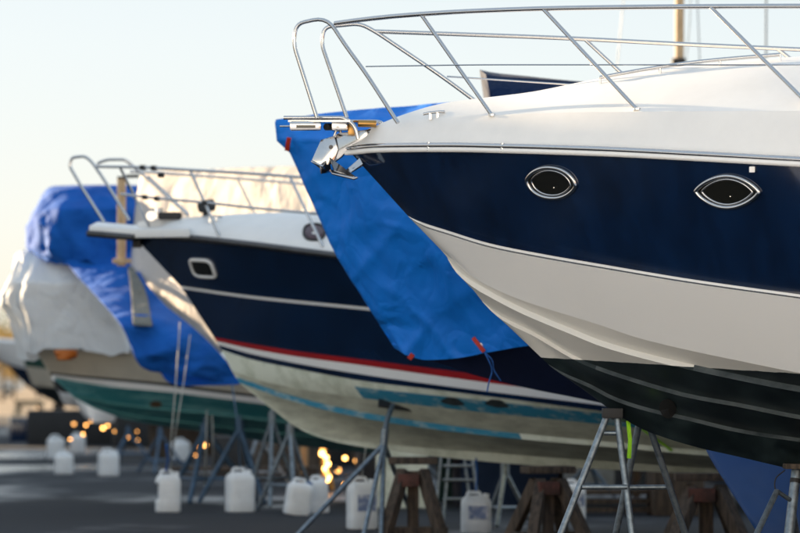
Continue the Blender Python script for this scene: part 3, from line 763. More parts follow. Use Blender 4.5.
# rectangular portlight
pts=[(203.5+11*math.copysign(abs(math.cos(a))**.45,math.cos(a))+2.8*math.copysign(abs(math.sin(a))**.45,math.sin(a)),268+8.3*math.copysign(abs(math.sin(a))**.45,math.sin(a))+1.6*math.cos(a)) for a in [k*math.pi/16 for k in range(32)]]
portlight(TDh,ys,pts,.017,.010,M_white,M_glass,.86)
P=[hit(TDh,286.5+7*math.cos(a)-3*math.sin(a),409+3*math.cos(a)+9*math.sin(a),.006) for a in [k*math.pi/12 for k in range(24)]]
if all(P): c=sum(P,V())/24; obj('thruster_tunnel',P+[c],[(k,(k+1)%24,24) for k in range(24)],mat('tunnel_brown',(.035,.032,.018),.9),ys)
P=[hit(TDh,x,y,.008) for x,y in [(402,403),(412,402),(422,405)]]
for cx,cy in ((453,401),(497,403)):
    P=[hit(TDh,cx+11*math.cos(a)*(1+.2*math.sin(3*a)),cy+4*math.sin(a)+1.5*math.cos(a),.006) for a in [k*math.pi/10 for k in range(20)]]
    if all(P): c=sum(P,V())/20; obj('bare_patch',P+[c],[(k,(k+1)%20,20) for k in range(20)],mat('bare_patch_dark',(.03,.04,.045),.8,vary=.5,vscale=20),ys)
# bow platform
P=[D.p(89,231,.26),D.p(134,234.5,.30),D.p(190,234,.55),D.p(190,230,-.5),D.p(134,230,-.30),D.p(97,227,-.26)]
lo=[p-V((0,0,.03)) for p in P]; up=[p+V((0,0,.05)) for p in P]; n=6
vs=lo+up; fs=[tuple(range(n))[::-1],tuple(range(n,2*n))]+[(i,(i+1)%n,n+(i+1)%n,n+i) for i in range(n)]
obj('bow_platform',vs,fs,M_deck,ys,bevel=.012)
T('platform_edge',[D.p(88,233.5,.27),D.p(134,237.5,.31)],.032,M_steeld,ys,10)
obj('roller_box',*box(D.p(137,239,.05)-V((0,0,.03)),(.08,.12,.10)),M_rubber,ys,bevel=.008)
rd=lambda pts,r=.0145,fr=.12,name='rail': rail(pts,r,fr,M_steel,name,ys,D)
rd([(104,222,.25),(81,186,.25),(69.5,166,.25),(71.5,157.5,.25),(85,156,.25),(92,162,.25),(107,184,.26),(129,220,.27)])
rd([(189,216,-.45),(150,181,-.40),(132,165,-.3),(125,159.5,-.27),(107,159.5,-.26),(98,163,-.26),(97,167,-.26)])
dn=lambda px:.28+1.15*(1-(1-min(1,max(0,px-97)/800))**2.4)
tr=curve([(97,166.5),(140,167.2),(190,170),(250,173.5),(298,177),(340,181),(450,190)])
T('top_rail',[D.p(x,tr(x),dn(x)) for x in range(97,440,12)],.015,M_steel,ys,10)
mr=curve([(121,194),(145,197),(205,202.5),(250,207.5),(310,213),(450,224)])
T('mid_rail',[D.p(x,mr(x),dn(x)) for x in range(121,440,12)],.013,M_steel,ys,10)
T('top_rail',[D.p(x,tr(x)+5+(x-170)*.012,-dn(x)) for x in range(130,440,12)],.013,M_steel,ys,10)
for a,b in [((120,167),(149,226)),((190,170),(219.5,236)),((290,177),(323,247)),((400,186),(430,258))]:
    T('stanchion',[D.p(*a,dn(a[0])),hit(TDd,*b) or D.p(*b,dn(b[0]))],.0135,M_steel,ys,10)
for a,b in [((148,176),(189,214)),((238,180),(255,214))]:
    T('stanchion',[D.p(*a,-dn(a[0])),D.p(*b,-dn(b[0]))],.0115,M_steel,ys,10)
for (x,y) in ((143,167.5),(154,168),(161,175)): T('rail_clamp',[D.p(x-2.6,y,dn(x)),D.p(x+2.6,y+.3,dn(x))],.024,M_rubber,ys,8)
for (x,y) in ((145,197),(157,198.5),(205,202.5)): T('rail_clamp',[D.p(x-2.4,y,dn(x)),D.p(x+2.4,y+.3,dn(x))],.022,M_rubber,ys,8)
# windlass and search light on the foredeck
wl=obj('windlass',*join(cyl(D.p(157,219,0),.06,.10,16),cyl(D.p(151,216,.1),.045,.10,14,V((0,1,0)))),M_steel,ys,sharp=40)
obj('windlass_motor',*box(D.p(170,216,0),(.22,.10,.07)),M_rubber,ys,bevel=.02)
sp=obj('search_light',*join(cyl(D.p(206,216,0),.03,.14,12),tube([D.p(200,207,.06),D.p(213,205,-.04)],.055,16)),M_rubber,ys,sharp=40)
cleat(hit(TDd,213,222) or D.p(213,222,.5),(D.c,-D.n,0),ys)
# support stands for this yacht
q=hit(TDh,393,405)
s=thing('jack_stand','blue grey tripod prop against the scrubbed hull of the red striped yacht','boat stand',(q.x,q.y,0))
obj('pad',*box(q+V((.02,-.02,-.0)),(.30,.12,.03),V((0,0,1)).rotation_difference(V((.15,-.5,1))).to_matrix()),M_rubber,s,bevel=.006)
ap=W(384,438,q.y-.45); T('screw_post',[q+V((0,-.03,0)),W(387,420,q.y-.25),ap],.024,M_galv,s,12)
T('collar',[ap+V((.01,0,.08)),ap-V((.01,0,.14))],.034,M_galv,s,12)
for (x,dy) in ((296,-.9),(363,-1.1),(381,-.95),(418,.2)):
    Yf=q.y+dy; g=G(0,Yf,.015); xx=(x-HX)/F*Yf; xx = ap.x+(W(x,533,Yf).x-ap.x)*1.02
    T('leg',[ap-V((0,0,.05)),V((xx,Yf,.015))],.021,M_galv,s,10)
    obj('foot_plate',*box((xx,Yf,.012),(.10,.10,.02)),M_galv,s)
trestle('dark timber trestle under the keel, left of the white jug',W(413,460,28.3).to_2d().to_3d(),W(413,457,28.3).z,w=.5,leg=.09)
trestle('dark timber trestle under the keel, right of the white jug',W(548,470,27.4).to_2d().to_3d(),W(548,466,27.4).z,w=.5,leg=.09,rz=.3)
trestle('mossy timber trestle under the keel beside the deep blue tarpaulin',W(706,474,26.4).to_2d().to_3d(),W(706,473,26.4).z,w=.6,leg=.10)
GS='jack stands in the dark under the boats'
stand('tripod prop left of the keel of the red striped yacht, next to the upright jug',W(290,415,33.8),.12,.36,group=None,rot=.7,pad=False)
stand('pale grey tripod prop standing in the dark between the two timber trestles',W(505,458,30.5),.08,.26,rot=.2,pad=False)
stand('blue steel tripod prop under the green hull, feet spread wide',W(205,415,36.4),.12,.6,m=M_bluesteel,rot=.3,r=.028,pad=False)
stand('slim blue steel tripod prop next to the yacht bow, close to the upright jug',W(240,412,36.),.12,.45,m=M_bluesteel,rot=1.2,r=.026,pad=False)
stand('grey tripod prop behind the tilted white jugs',W(272,405,35.2),.1,.34,rot=.5,pad=False)

# ------------------------------------------------------------------ green bottomed boat under white, blue and cream covers
C=Frame(26, 37.6, 17)
cb=thing('motor_boat','beige boat with green bottom under white and royal blue tarpaulins','boat',C.O)
LC=9.5
cst=curve([(26,336),(32,346),(40,360),(50,374),(80,401),(118,417),(150,424),(200,431),(290,445),(400,455),(700,465)])
def crow(pts,B_,p=2.3):
    r=row(C,pts,B_,p=p,Lm=6,L=LC,n=60); s,b,z,px=r[0]; x,y=C.xy(s,0); r[0]=(s,0,H+(HY-cst(C.px(s,0)))/F*y,px); return r
c_sh=crow([(26,336),(60,340),(110,345),(170,352),(290,368),(500,390)],1.55)
c_1=crow([(50,372),(75,375),(110,378),(166,383),(200,387.5),(290,398),(500,415)],1.5)
c_2=crow([(52,374),(75,377),(110,380.5),(166,386),(200,390.5),(290,401),(500,418)],1.5)
c_3=crow([(55,377.5),(80,382),(113,387),(166,392),(200,396),(290,407),(500,424)],1.47)
c_4=crow([(74,395),(113,402),(166,408),(200,411),(290,421),(500,438)],1.2)
c_4b=crow([(75,397),(113,404.5),(166,410.5),(200,413.5),(290,423.5),(500,440)],1.21)
c_5=crow([(92,406),(140,416),(200,423),(290,433),(500,448)],.7)
c_5b=crow([(94,408),(140,418),(200,425),(290,435),(500,450)],.71)
ck=[]
s0=C.s_of(120,0)
for i in range(61):
    s_=s0+(LC-s0)*(i/60)**1.7; px=C.px(s_,0); x,y=C.xy(s_,0); ck.append((s_,0.,H+(HY-cst(px))/F*y,px))
v,f,mi=loft(C,[c_sh,c_1,c_2,c_3,c_4,c_4b,c_5,c_5b,ck],[0,1,2,3,4,3,4,3],[4,1,1,3,1,3,1,3])
obj('hull',v,f,[M_beige,M_rubber,M_white,M_green,mat('pale_green_strake',(.05,.20,.19),.6,vary=.3)],cb,mi,sharp=22)
TC=hull_tree(v,f)
obj('transom',*transom(C,[c_sh,c_1,c_3,c_4,c_5,ck]),M_beige,cb)
dkc=[c_sh,[(s,b*.5,z+.12,px) for s,b,z,px in c_sh],[(s,0,z+.15,px) for s,b,z,px in c_sh]]
v,f,mi=loft(C,dkc,None,[1,1]); obj('deck',v,f,M_deck,cb)
P=[hit(TC,156+6*math.cos(a),404+3.5*math.sin(a),.006) for a in [k*math.pi/8 for k in range(16)]]
if all(P): c=sum(P,V())/16; obj('thruster_tunnel',P+[c],[(k,(k+1)%16,16) for k in range(16)],mat('tunnel_rust',(.10,.06,.03),.9),cb)
t=drape('tarpaulin',[(250,26,98),(256,23,102),(275,19,112),(298,10,130),(304,9,134),(316,18,140),(330,24,150),(344,26,156),(351,27,158)],37.6,1.1,M_tarpw,None,skew=-.2,wk=dict(k1=1.0,a1=.04,k2=1.3,a2=.04,seed=2,st=(2.2,1.5,.3)),pw=5.,sub=8,pl=.10,plk=15,hem=.16)
tag(t,'white tarpaulin hanging in folds over the bow of the green bottomed boat','tarpaulin')
t=drape('tarpaulin',[(187,58,152),(192,52,154),(205,47,156),(220,41,157),(240,37,156),(250,38,154),(258,44,152),(266,56,148)],37.7,1.35,M_tarp2,None,wk=dict(k1=1.0,a1=.06,k2=2.2,a2=.07,seed=8),pw=2.8,sub=8,pl=.05,plk=13,hem=.10)
tag(t,'royal blue tarpaulin bundled over a wheelhouse, seen past the yacht bow platform','tarpaulin')
sw=sheet('tarp_skirt',[(56,250,36.7),(78,276,36.2),(100,300,35.0),(122,326,34.0),(138,362,33.9),(150,371,33.9)],[(152,246,36.7),(140,268,36.1),(160,300,34.9),(196,330,33.9),(228,362,33.8),(238,383,33.8)],M_tarp2,t,60,60,dict(k1=1.3,a1=.06,k2=2.0,a2=.085,seed=4,st=(.8,1,1.5)),.006,bulge=.12)
sw=sheet('tarp_skirt',[(150,366,33.95),(160,372,33.9),(168,382,33.85),(182,386,33.8)],[(236,366,33.8),(238,372,33.75),(242,382,33.7),(236,385,33.7)],M_tarp2,t,30,12,dict(k1=1.5,a1=.04,k2=2.2,a2=.05,seed=6),.006)
sw=sheet('window_patch',[(128,266,35.9),(131,290,35.1),(133,325,33.75)],[(134,268,35.9),(146,292,35.05),(153,326,33.72)],M_grey,t,12,16,dict(k1=1.5,a1=.05,k2=2.5,a2=.04,seed=4),.005)
cv=sheet('boat_cover',[(142,172,36.4),(139,186,36.3),(136,205,36.2),(133,240,36.1),(132,290,36.),(150,330,35.9),(200,352,35.2)],[(420,163,31.9),(420,172,31.7),(420,200,31.6),(420,250,31.5),(420,300,31.4),(420,330,31.4),(420,360,31.4)],M_tarpc,None,90,50,dict(k1=.9,a1=.05,k2=1.5,a2=.05,seed=12,st=(1.5,1,.6)),.004,bulge=.1)
tag(cv,'pale peach canvas cover glowing in low sun behind the foredeck rails','boat cover')
ps=thing('timber_post','square golden timber post standing upright left of the peach cover','post',W(121.5,262,34.5))
obj('shaft',*beam(W(121.5,266,34.5),W(121.5,178,34.5),.085),M_palewood,ps,bevel=.006)
obj('base_block',*beam(W(113,261,34.45),W(131,261,34.45),.07,.05),M_palewood,ps,bevel=.006)
obj('cap_clamp',*box(W(121.5,178,34.5),(.085,.085,.03)),M_rubber,ps,bevel=.004)
T('side_arm',[W(123,176.5,34.4),W(139,176,34.4)],.018,M_rubber,ps,8)
# orange bundle under the white tarp
v,f=cyl(W(58,360,35.2),.12,.16,16); bz=drape('canvas_bundle',[(349,57,72),(352,56,75),(356,58,74),(360,60,68)],35.0,.12,M_orange,None,n=28,wk=dict(k1=5,a1=.03,k2=9,a2=.02),sub=4)
tag(bz,'orange canvas bundle tucked under the edge of the white tarpaulin','bundle')

# ------------------------------------------------------------------ water jugs and their ropes
def jug(label, px, py, Hp=.40, Wp=.27, rz=0., tilt=0., z0=0., cap=True, lab=False, cut=False, grp=None, Yoff=0.):
    Y=(H-z0)*F/(py-HY)+Yoff; c=G(px,Y,z0)
    t=thing('water_jug',label,'water jug',c,grp)
    dp=Wp*.86; M=V((0,0,0))
    Rm=__import__('mathutils').Matrix.Rotation(rz,3,'Z') ; Rt=__import__('mathutils').Matrix.Rotation(tilt,3,'Y'); Q=Rt@Rm
    def place(vs): return [c+Q@V(v) for v in vs]
    n=40; vs=[]; prof=[(.0,.90),(.012,.97),(.04,1.),(.27,1.),(.30,1.),(.325,.985),(.36,1.),(.70,1.),(.76,1.),(.80,.99),(.87,.93),(.93,.80),(.965,.62),(.975,.3)]
    for z,k in prof:
        for i in range(n):
            a=2*math.pi*i/n; ca,sa=math.cos(a),math.sin(a); pw=4.2
            r=(abs(ca)**pw+abs(sa)**pw)**(-1/pw)
            dx=0
            if cut and .30<z<.75 and ca<-.6: r*=.78
            vs.append((ca*r*Wp/2*k,sa*r*dp/2*k,z*Hp))
    fs=[(j*n+i,j*n+(i+1)%n,(j+1)*n+(i+1)%n,(j+1)*n+i) for j in range(len(prof)-1) for i in range(n)]
    fs+=[tuple(range(n))[::-1],tuple((len(prof)-1)*n+i for i in range(n))]
    obj('body',place(vs),fs,M_jug,t,sharp=50)
    hp=fillet([V((-Wp*.30,0,Hp*.93)),V((-Wp*.26,0,Hp*1.06)),V((Wp*.12,0,Hp*1.06)),V((Wp*.16,0,Hp*.95))],.03)
    v,f=tube(place(hp),.016,8); obj('handle',v,f,M_jug,t)
    if cap: v,f=tube(place([V((Wp*.32,0,Hp*.93)),V((Wp*.34,0,Hp*1.03))]),.028,14); obj('cap',v,f,M_jug if random.random()<.6 else M_jugcap,t)
    if lab:
        v,f=box((Wp*.06,-dp/2-.004,Hp*.55),(Wp*.62,.004,Hp*.34)); v=place(v); obj('label',v,f,M_label,t)
    return t,c+Q@V((0,0,Hp*1.05))
GJ='white water jugs used as tarpaulin weights'
jl=[('upright white jug with a notched grip at the foot of the green boat',168,512,.40,.26,.1,0,0,True,False,True),
 ('large upright white jug left of the tilted pair',240,512,.42,.285,.35,0,0,True,False,False),
 ('white jug leaning left beside its taller neighbour',296,515,.34,.26,.2,.16,0,True,False,False),
 ('slim white jug right of the leaning one',319,513,.35,.21,.0,-.05,0,True,False,False),
 ('white jug with blue print behind the tripod prop',362,529,.44,.27,.25,0,0,True,True,False),
 ('white jug hanging between the two timber trestles',476,533,.34,.27,.0,0,.0,True,True,False),
 ('far pale jug at the left of the group of three',56,459,.37,.30,.2,0,0,False,False,False),
 ('smallest pale jug behind the group of three',77.5,453,.33,.26,.4,0,0,False,False,False),
 ('pale blue jug in front of the group of three',64,474,.30,.27,.1,0,0,False,False,False),
 ('lone pale jug on open asphalt right of the group of three',108.5,476,.35,.29,.2,0,0,True,False,False),
 ('small pale jug in the distance below the green hull',181,461,.34,.29,.3,0,0,False,False,False),
 ('white jug half hidden behind the bow stand leg',572,520,.36,.24,.3,0,0,True,True,False)]
JT=[]
for j in jl:
    t,top=jug(*j,grp=GJ); JT.append(top)
def rope(label,pts,r=.007,m=M_rope):
    P=[V(p) for p in pts]; v,f=tube(catmull(P,5),r,6); return tag(obj('rope',v,f,m),label,'rope')
rope('thin pale line from the blue tarpaulin down to the notched jug',[W(180,322,33.6),W(176,380,33.2),W(171,440,33.2),JT[0]])
rope('second thin line beside it running to the notched jug',[W(190,335,33.5),W(184,380,33.1),W(176,430,33.),JT[0]+V((.02,0,0))],.006)
rope('blue cord tied to the notched jug handle',[W(166,445,33.3),W(168,458,33.4),JT[0]+V((-.02,0,0))],.012,M_ropeb)
rope('dark line dropping from the blue tarpaulin to the large upright jug',[W(232,384,33.6),W(238,430,33.4),JT[1]],.009,M_bluesteel)
rope('thin line dropping from the red striped yacht to the leaning jug',[W(292,424,31),W(294,455,31.5),JT[2]],.005)
rope('cord holding the printed jug under the yacht bottom',[W(366,446,30),W(364,460,29.8),JT[4]],.006)
rope('cord holding the jug between the trestles',[W(476,458,29.2),W(477,470,29.2),JT[5]],.007,M_ropeb)
rope('pale line hanging under the green hull to the ground',[W(207,410,36),W(206,450,36),W(205,488,36.5)],.010)
rope('pale line beside it under the green hull',[W(212,415,36),W(213,445,36),W(213,470,36.5)],.009)
rope('green strap slanting under the scrubbed bottom',[hit(TDh,638,425,.01) or W(638,425,25),hit(TDh,655,437,.01) or W(655,437,25),hit(TDh,672,450,.01) or W(672,450,25)],.010,M_neon)
# ------------------------------------------------------------------ smaller boats and clutter beyond
def simple_boat(label,name,cat,px,Yc,L,beam_,zk,zs,heading,m_top,m_bot,cover=None,zc=0.,rise=.35,roll=0.,cabin=False,keelz=.25,group=None,stand_m=None):
    """hull by stations in its own axes; bow at -x"""
    x0=(px-HX)/F*Yc; t=thing(name,label,cat,(x0,Yc,0),group); ch,sh=math.cos(heading),math.sin(heading)
    cr_,sr_=math.cos(roll),math.sin(roll)
    def w(x,y,z):
        z0=z-zk; y,z=y*cr_-z0*sr_, y*sr_+z0*cr_+zk
        return V((x0+x*ch-y*sh, Yc+x*sh+y*ch, z))
    n=30; prof=[('s',1.,1.),('w',.93,.55),('c',.80,.34),('k',0,0)]
    vs=[];fs=[];mi=[]
    for sd in (1,-1):
        base=len(vs)
        for j in range(len(prof)):
            for i in range(n+1):
                u=i/n; lead=[0,.03,.07,.10][j]*L
                x=lead+(L-lead)*u; g=(1-(1-min(1,u*1.25))**2.2)
                b=beam_/2*prof[j][1]*g*(1-.08*u)
                zt=zs+rise*(1-u)**1.6; kz=zk+(zt-zk)*.6*max(0,1-u*5)**2
                vs.append(w(x,b*sd,kz+(zt-kz)*prof[j][2]))
        for j in range(3):
            for i in range(n):
                a=base+j*(n+1)+i; fs.append((a,a+1,a+n+2,a+n+1)); mi.append(0 if j<1 else 1)
    k=n+1
    hb=obj('hull',vs,fs,[m_top,m_bot],t,mi,sharp=35)
    near=[j*k+n for j in range(4)]; far_=[4*k+j*k+n for j in range(4)]
    tv=[vs[i] for i in near]+[vs[i] for i in far_]; obj('transom',tv,[(i,i+1,4+i+1,4+i) for i in range(3)],m_top,t)
    dv=[];
    for i in range(n+1):
        a=vs[i];b=vs[4*k+i]; dv+= [a,(a+b)/2+V((0,0,.06)),b]
    obj('deck',dv,[(3*i+j,3*i+j+1,3*i+j+4,3*i+j+3) for i in range(n) for j in (0,1)],M_deck if not cover else m_top,t)
    if cabin:
        z0=zs; c0=[w(L*.35,-beam_*.3,z0),w(L*.35,beam_*.3,z0),w(L*.85,beam_*.3,z0),w(L*.85,-beam_*.3,z0)]
        c1=[w(L*.48,-beam_*.25,z0+zc),w(L*.48,beam_*.25,z0+zc),w(L*.83,beam_*.25,z0+zc),w(L*.83,-beam_*.25,z0+zc)]
        cabo=obj('cabin',c0+c1,[(0,1,2,3),(7,6,5,4),(0,4,5,1),(1,5,6,2),(2,6,7,3),(3,7,4,0)],M_white,t,bevel=.03)
        for q in (.50,.64): obj('window',*box(w(L*(q+.06),-beam_*.285,z0+zc*.55),(L*.10,.03,zc*.35),__import__('mathutils').Matrix.Rotation(heading,3,'Z')),M_glass,cabo)
    if cover:
        cvs=[]; nn=24
        for i in range(nn+1):
            u=i/nn; ii=min(n,int(u*n)); a=vs[ii]; b=vs[4*k+ii]; m_=(a+b)/2; zr=zs+zc*(1-.35*abs(u-.5)*2)
            for q in range(9):
                v_=q/8; p=a.lerp(b,v_); hgt=(zr-a.z)*(1-abs(v_-.5)*2)**.8
                p=V((p.x,p.y,p.z+hgt)); 
                if q in (0,8): p.z-=.18; p+= (p-m_).normalized()*.03
                o=wr(p,k1=1.3,a1=.05,k2=2.2,a2=.04,seed=Yc); cvs.append(p+V((0,0,o)) if 0<q<8 else p+V((0,-o,0)))
        c=obj('boat_cover',cvs,[(9*i+j,9*i+j+1,9*(i+1)+j+1,9*(i+1)+j) for i in range(nn) for j in range(8)],cover,None,sharp=70,solid=.01)
        tag(c,'cover over the '+label.split(',')[0],'boat cover')
    # supports
    for q in ((.25,.7) if L>2 else ()):
        c_=w(L*q,0,0); cb_=obj('keel_block',*box((c_.x,c_.y,zk/2+.02),(.25,.35,max(.05,zk))),M_wood,t,bevel=.01)
    return t
EX=[('far motor boat with dark blue bottom, in shade under the green hull','motor_boat',230,52,8.5,2.7,.28,1.35,-.3,M_navy2,M_navy2,M_canvas,.9),
 ('far boat with black bottom, seen past the leaning jugs','motor_boat',420,46,8.,2.6,.25,1.4,-.34,M_navy2,M_black,M_grey,1.0),
 ('far beige hulled boat, seen through the legs of the bow stand','motor_boat',600,50,7.5,2.6,.45,1.5,-.3,M_beige,M_redwood,M_tarpc,.8),
 ('far white boat with black bottom, under the bow of the green bottomed boat','motor_boat',120,66,9.5,2.8,.3,1.5,-.25,M_white,M_black,M_tarpw,1.0)]
for (lab,nm,px,Yc,L,bm_,zk,zs,hd_,mt,mb,cvr,zc) in EX:
    simple_boat(lab,nm,'boat',px,Yc,L,bm_,zk,zs,hd_,mt,mb,cvr,zc)
E=Frame(19,56,15)
eb=thing('motor_boat','far boat with green topside and black bottom, left of the white tarpaulin','boat',E.O)
est=curve([(19,333),(21,350),(25,366),(33,386),(46,397),(60,404),(120,412),(400,425)])
def erow(pts,B_):
    r=row(E,pts,B_,p=2.2,Lm=5,L=8,n=40); s,b,z,px=r[0]; x,y=E.xy(s,0); r[0]=(s,0,H+(HY-est(E.px(s,0)))/F*y,px); return r
e1=erow([(19,333),(60,338),(300,360)],1.4); e2=erow([(25,366),(60,370),(300,384)],1.35); e3=erow([(33,386),(60,388),(300,398)],1.2)
e4=[]
s0=E.s_of(52,0)
for i in range(41):
    s_=s0+(8-s0)*(i/40)**1.5; px=E.px(s_,0); x,y=E.xy(s_,0); e4.append((s_,0.,H+(HY-est(px))/F*y,px))
v,f,mi=loft(E,[e1,e2,e3,e4],[0,1,2],[3,3,3]); obj('hull',v,f,[M_greend,M_beige,M_black],eb,mi)
v,f,mi=loft(E,[e1,[(s,0,z+.15,px) for s,b,z,px in e1]],None,[2]); obj('deck',v,f,M_deck,eb)
obj('transom',*transom(E,[e1,e2,e3,e4]),M_greend,eb)
obj('keel_block',*box(E.w(2.5,0,.3),(.3,.5,.6)),M_wood,eb)
simple_boat('far white boat nearly hidden beyond the boat with the green topside','motor_boat','boat',-28,82,9,2.9,.7,1.9,-.2,M_white,M_navy2,None,.9,rise=.4,cabin=True)
simple_boat('far dark blue boat beyond the dinghies','motor_boat','boat',28,74,9,2.9,.35,1.3,-.2,M_navy2,M_black,M_grey,.9)
for k,(px,Y,t_) in enumerate([(258,40,'thin blue steel prop seen between the two upright jugs'),(160,47,'thin steel prop beneath the blue tarpaulin point'),(425,39,'thin steel prop beside the left timber trestle'),(590,38,'thin blue prop behind the left leg of the bow stand'),(655,36,'thin prop behind the right leg of the bow stand'),(128,52,'far steel prop under the bow of the green bottomed boat')]):
    stand(t_,W(px,424 if px<300 else 452,Y),.1,.42,m=M_bluesteel if k%2 else M_galv,rot=.4*k,r=.02,pad=False)
simple_boat('small dark dinghy propped on its keel below the white tarpaulin','dinghy','dinghy',52,46,.80,.5,.98,1.22,-.2,M_rubber,M_white,None,rise=.12,roll=0.)
simple_boat('small white dinghy tipped on its side, closest to the green bottom','dinghy','dinghy',86,45,.55,.6,.75,1.15,.9,M_white,M_white,None,rise=.2,roll=-.5)
# dark crates and boards stacked below
def crate(label,px,Y,z,s,m,rz=0.):
    t=obj('crate',*box(G(px,Y,z+s[2]/2),s,__import__('mathutils').Matrix.Rotation(rz,3,'Z')),m,None,bevel=.015); return tag(t,label,'crate')
cr=[('dark crate behind the small dinghies',80,66,0,(2.1,.8,.7),M_rubber,.1),
    ('low dark box behind the far jugs',40,70,0,(1.3,.6,.5),M_navy2,.2),
    ('dark timber crate far behind the notched jug',150,64,0,(1.4,.7,.7),M_rubber,.2),
    ('brown crate behind the right hand trestle',675,33,0,(.5,.5,.62),M_wood,.1),
    ('mossy green tank behind the tripod prop',402,35,0,(.55,.6,.95),M_cream,.0),
    ('pale barrel shaped crate under the beige boat',585,41,0,(.6,.5,.5),M_grey,.3)]
cr+=[('dark navy box standing in shade behind the right trestle',505,35.5,0,(1.05,.8,.75),M_canvas,.1),
 ('dark green box next to the dark navy one',470,37,0,(.7,.6,.62),M_greend,-.1),
 ('brown box in shade behind the leaning jug',285,44,0,(.8,.6,.5),M_wood,.2),
 ('black box behind the large upright jug',250,46,0,(1.0,.6,.55),M_rubber,.0),
 ('black box in shade right of the printed jug',385,42,0,(.7,.6,.6),M_rubber,.1),
 ('brown box behind the bow stand leg',560,45,0,(.9,.6,.45),M_wood,.3),
 ('black box seen between the bow stand legs',640,43,0,(1.0,.7,.5),M_rubber,-.2),
 ('dark brown box far behind the hanging ropes',205,58,0,(1.6,.8,.6),M_wood,.1),
 ('wide black box behind the brass struts',335,52,0,(1.9,.8,.65),M_rubber,.0)]
for c in cr: crate(*c)
def plank_stack(label,px,Y,n,L,z0=0.,m=M_palewood,rz=0.1):
    t=thing('plank_stack',label,'timber stack',G(px,Y,z0))
    for k in range(n):
        c=G(px,Y,z0+.05+.09*k); a=rz+random.uniform(-.03,.03); d=V((math.cos(a),math.sin(a),0))*L/2
        obj('plank',*beam(c-d,c+d,.2,.045),m,t,bevel=.004)
    for s_ in (-1,1):
        for zz in (z0*.5,): 
            if z0>.1: d=V((math.cos(rz),math.sin(rz),0))*L*.4*s_; p=G(px,Y,0)+d; obj('support',*beam(p,p+V((0,0,z0)),.08),M_wood,t)
    return t
plank_stack('sunlit pale planks on supports behind the bow stand',625,36,3,1.8,.55)
plank_stack('low stack of boards behind the jug with print',590,33,3,1.3,.0,M_wood)
plank_stack('thin stack of boards on supports behind the far right trestle',690,38,2,1.6,.9,M_palewood,.2)
plank_stack('long boards lying in shade behind the notched jug',250,41,2,2.2,.1,M_wood,-.1)
# light aluminium step frame
lf=thing('step_frame','small pale metal step frame behind the left timber trestle','step frame',G(452,31,0))
for x in (441,449,470,478):
    T('leg',[W(x if x<460 else x-6,457,31.4),G(x+(-6 if x<460 else 3),31.2,.01)],.014,M_galv,lf,8)
for y in (466,480,499): T('rung',[W(443,y,31.3),W(473,y,31.3)],.013,M_galv,lf,8)
# golden metal glinting between the props
def glint_post(label,px,Y,z0,z1,r,m=M_amber,lean=0.):
    a=G(px,Y,z0); b=V((a.x+lean,a.y,z1)); t=thing('brass_strut',label,'strut',(a.x,a.y,0))
    T('tube',[V((a.x,a.y,0.)),b],r,m,t,14)
    T('end_cap',[b-V((0,0,.03)),b+V((lean*.05,0,.05))],r*1.5,m,t,14)
glint_post('bright brass strut catching the sun between the jugs',324,40,.1,1.0,.045,lean=-.03)
glint_post('second brass strut leaning beside the bright one',332,40.2,.1,.85,.035,lean=-.16)
glint_post('duller bronze strut left of the bright pair',303,41,.1,.95,.06,mat('dull_bronze',(.55,.36,.2),.4,.9,vary=.2),lean=.02)
random.seed(11)
M_glint=bpy.data.materials.new('amber_sun_glint'); M_glint.use_nodes=True  # glowing material for balls added in place of sun glints
_b=M_glint.node_tree.nodes['Principled BSDF']; _b.inputs['Base Color'].default_value=(.9,.5,.15,1); _b.inputs['Emission Color'].default_value=(1,.44,.11,1); _b.inputs['Emission Strength'].default_value=2.6
M_glint2=M_glint.copy(); M_glint2.name='dim_amber_sun_glint'; M_glint2.node_tree.nodes['Principled BSDF'].inputs['Emission Strength'].default_value=.7
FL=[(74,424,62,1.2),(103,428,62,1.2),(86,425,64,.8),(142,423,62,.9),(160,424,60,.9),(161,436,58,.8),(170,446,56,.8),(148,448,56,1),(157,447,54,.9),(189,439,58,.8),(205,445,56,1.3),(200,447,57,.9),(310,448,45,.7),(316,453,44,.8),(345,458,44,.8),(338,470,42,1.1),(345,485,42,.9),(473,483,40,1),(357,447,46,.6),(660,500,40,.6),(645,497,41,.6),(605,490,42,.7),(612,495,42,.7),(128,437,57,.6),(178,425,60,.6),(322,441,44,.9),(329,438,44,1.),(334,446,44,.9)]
def ball(c,r,n=12):
    vs=[];fs=[];m=8
    for j in range(m+1):
        for k in range(n):
            a=math.pi*j/m; b=2*math.pi*k/n; vs.append(V(c)+V((math.sin(a)*math.cos(b),math.sin(a)*math.sin(b),math.cos(a)))*r)
    for j in range(m):
        for k in range(n): fs.append((j*n+k,j*n+(k+1)%n,(j+1)*n+(k+1)%n,(j+1)*n+k))
    return vs,fs
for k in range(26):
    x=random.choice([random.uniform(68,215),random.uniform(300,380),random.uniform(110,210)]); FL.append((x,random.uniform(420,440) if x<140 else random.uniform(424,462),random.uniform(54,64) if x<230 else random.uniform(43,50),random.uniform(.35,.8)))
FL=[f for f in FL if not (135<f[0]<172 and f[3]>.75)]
for k in range(12): FL.append((321+k*.75+random.uniform(-2.,2.),438+k*3.8+random.uniform(-1,1),39.4,random.uniform(.7,1.1)))  # glowing balls added along the strut as its glint
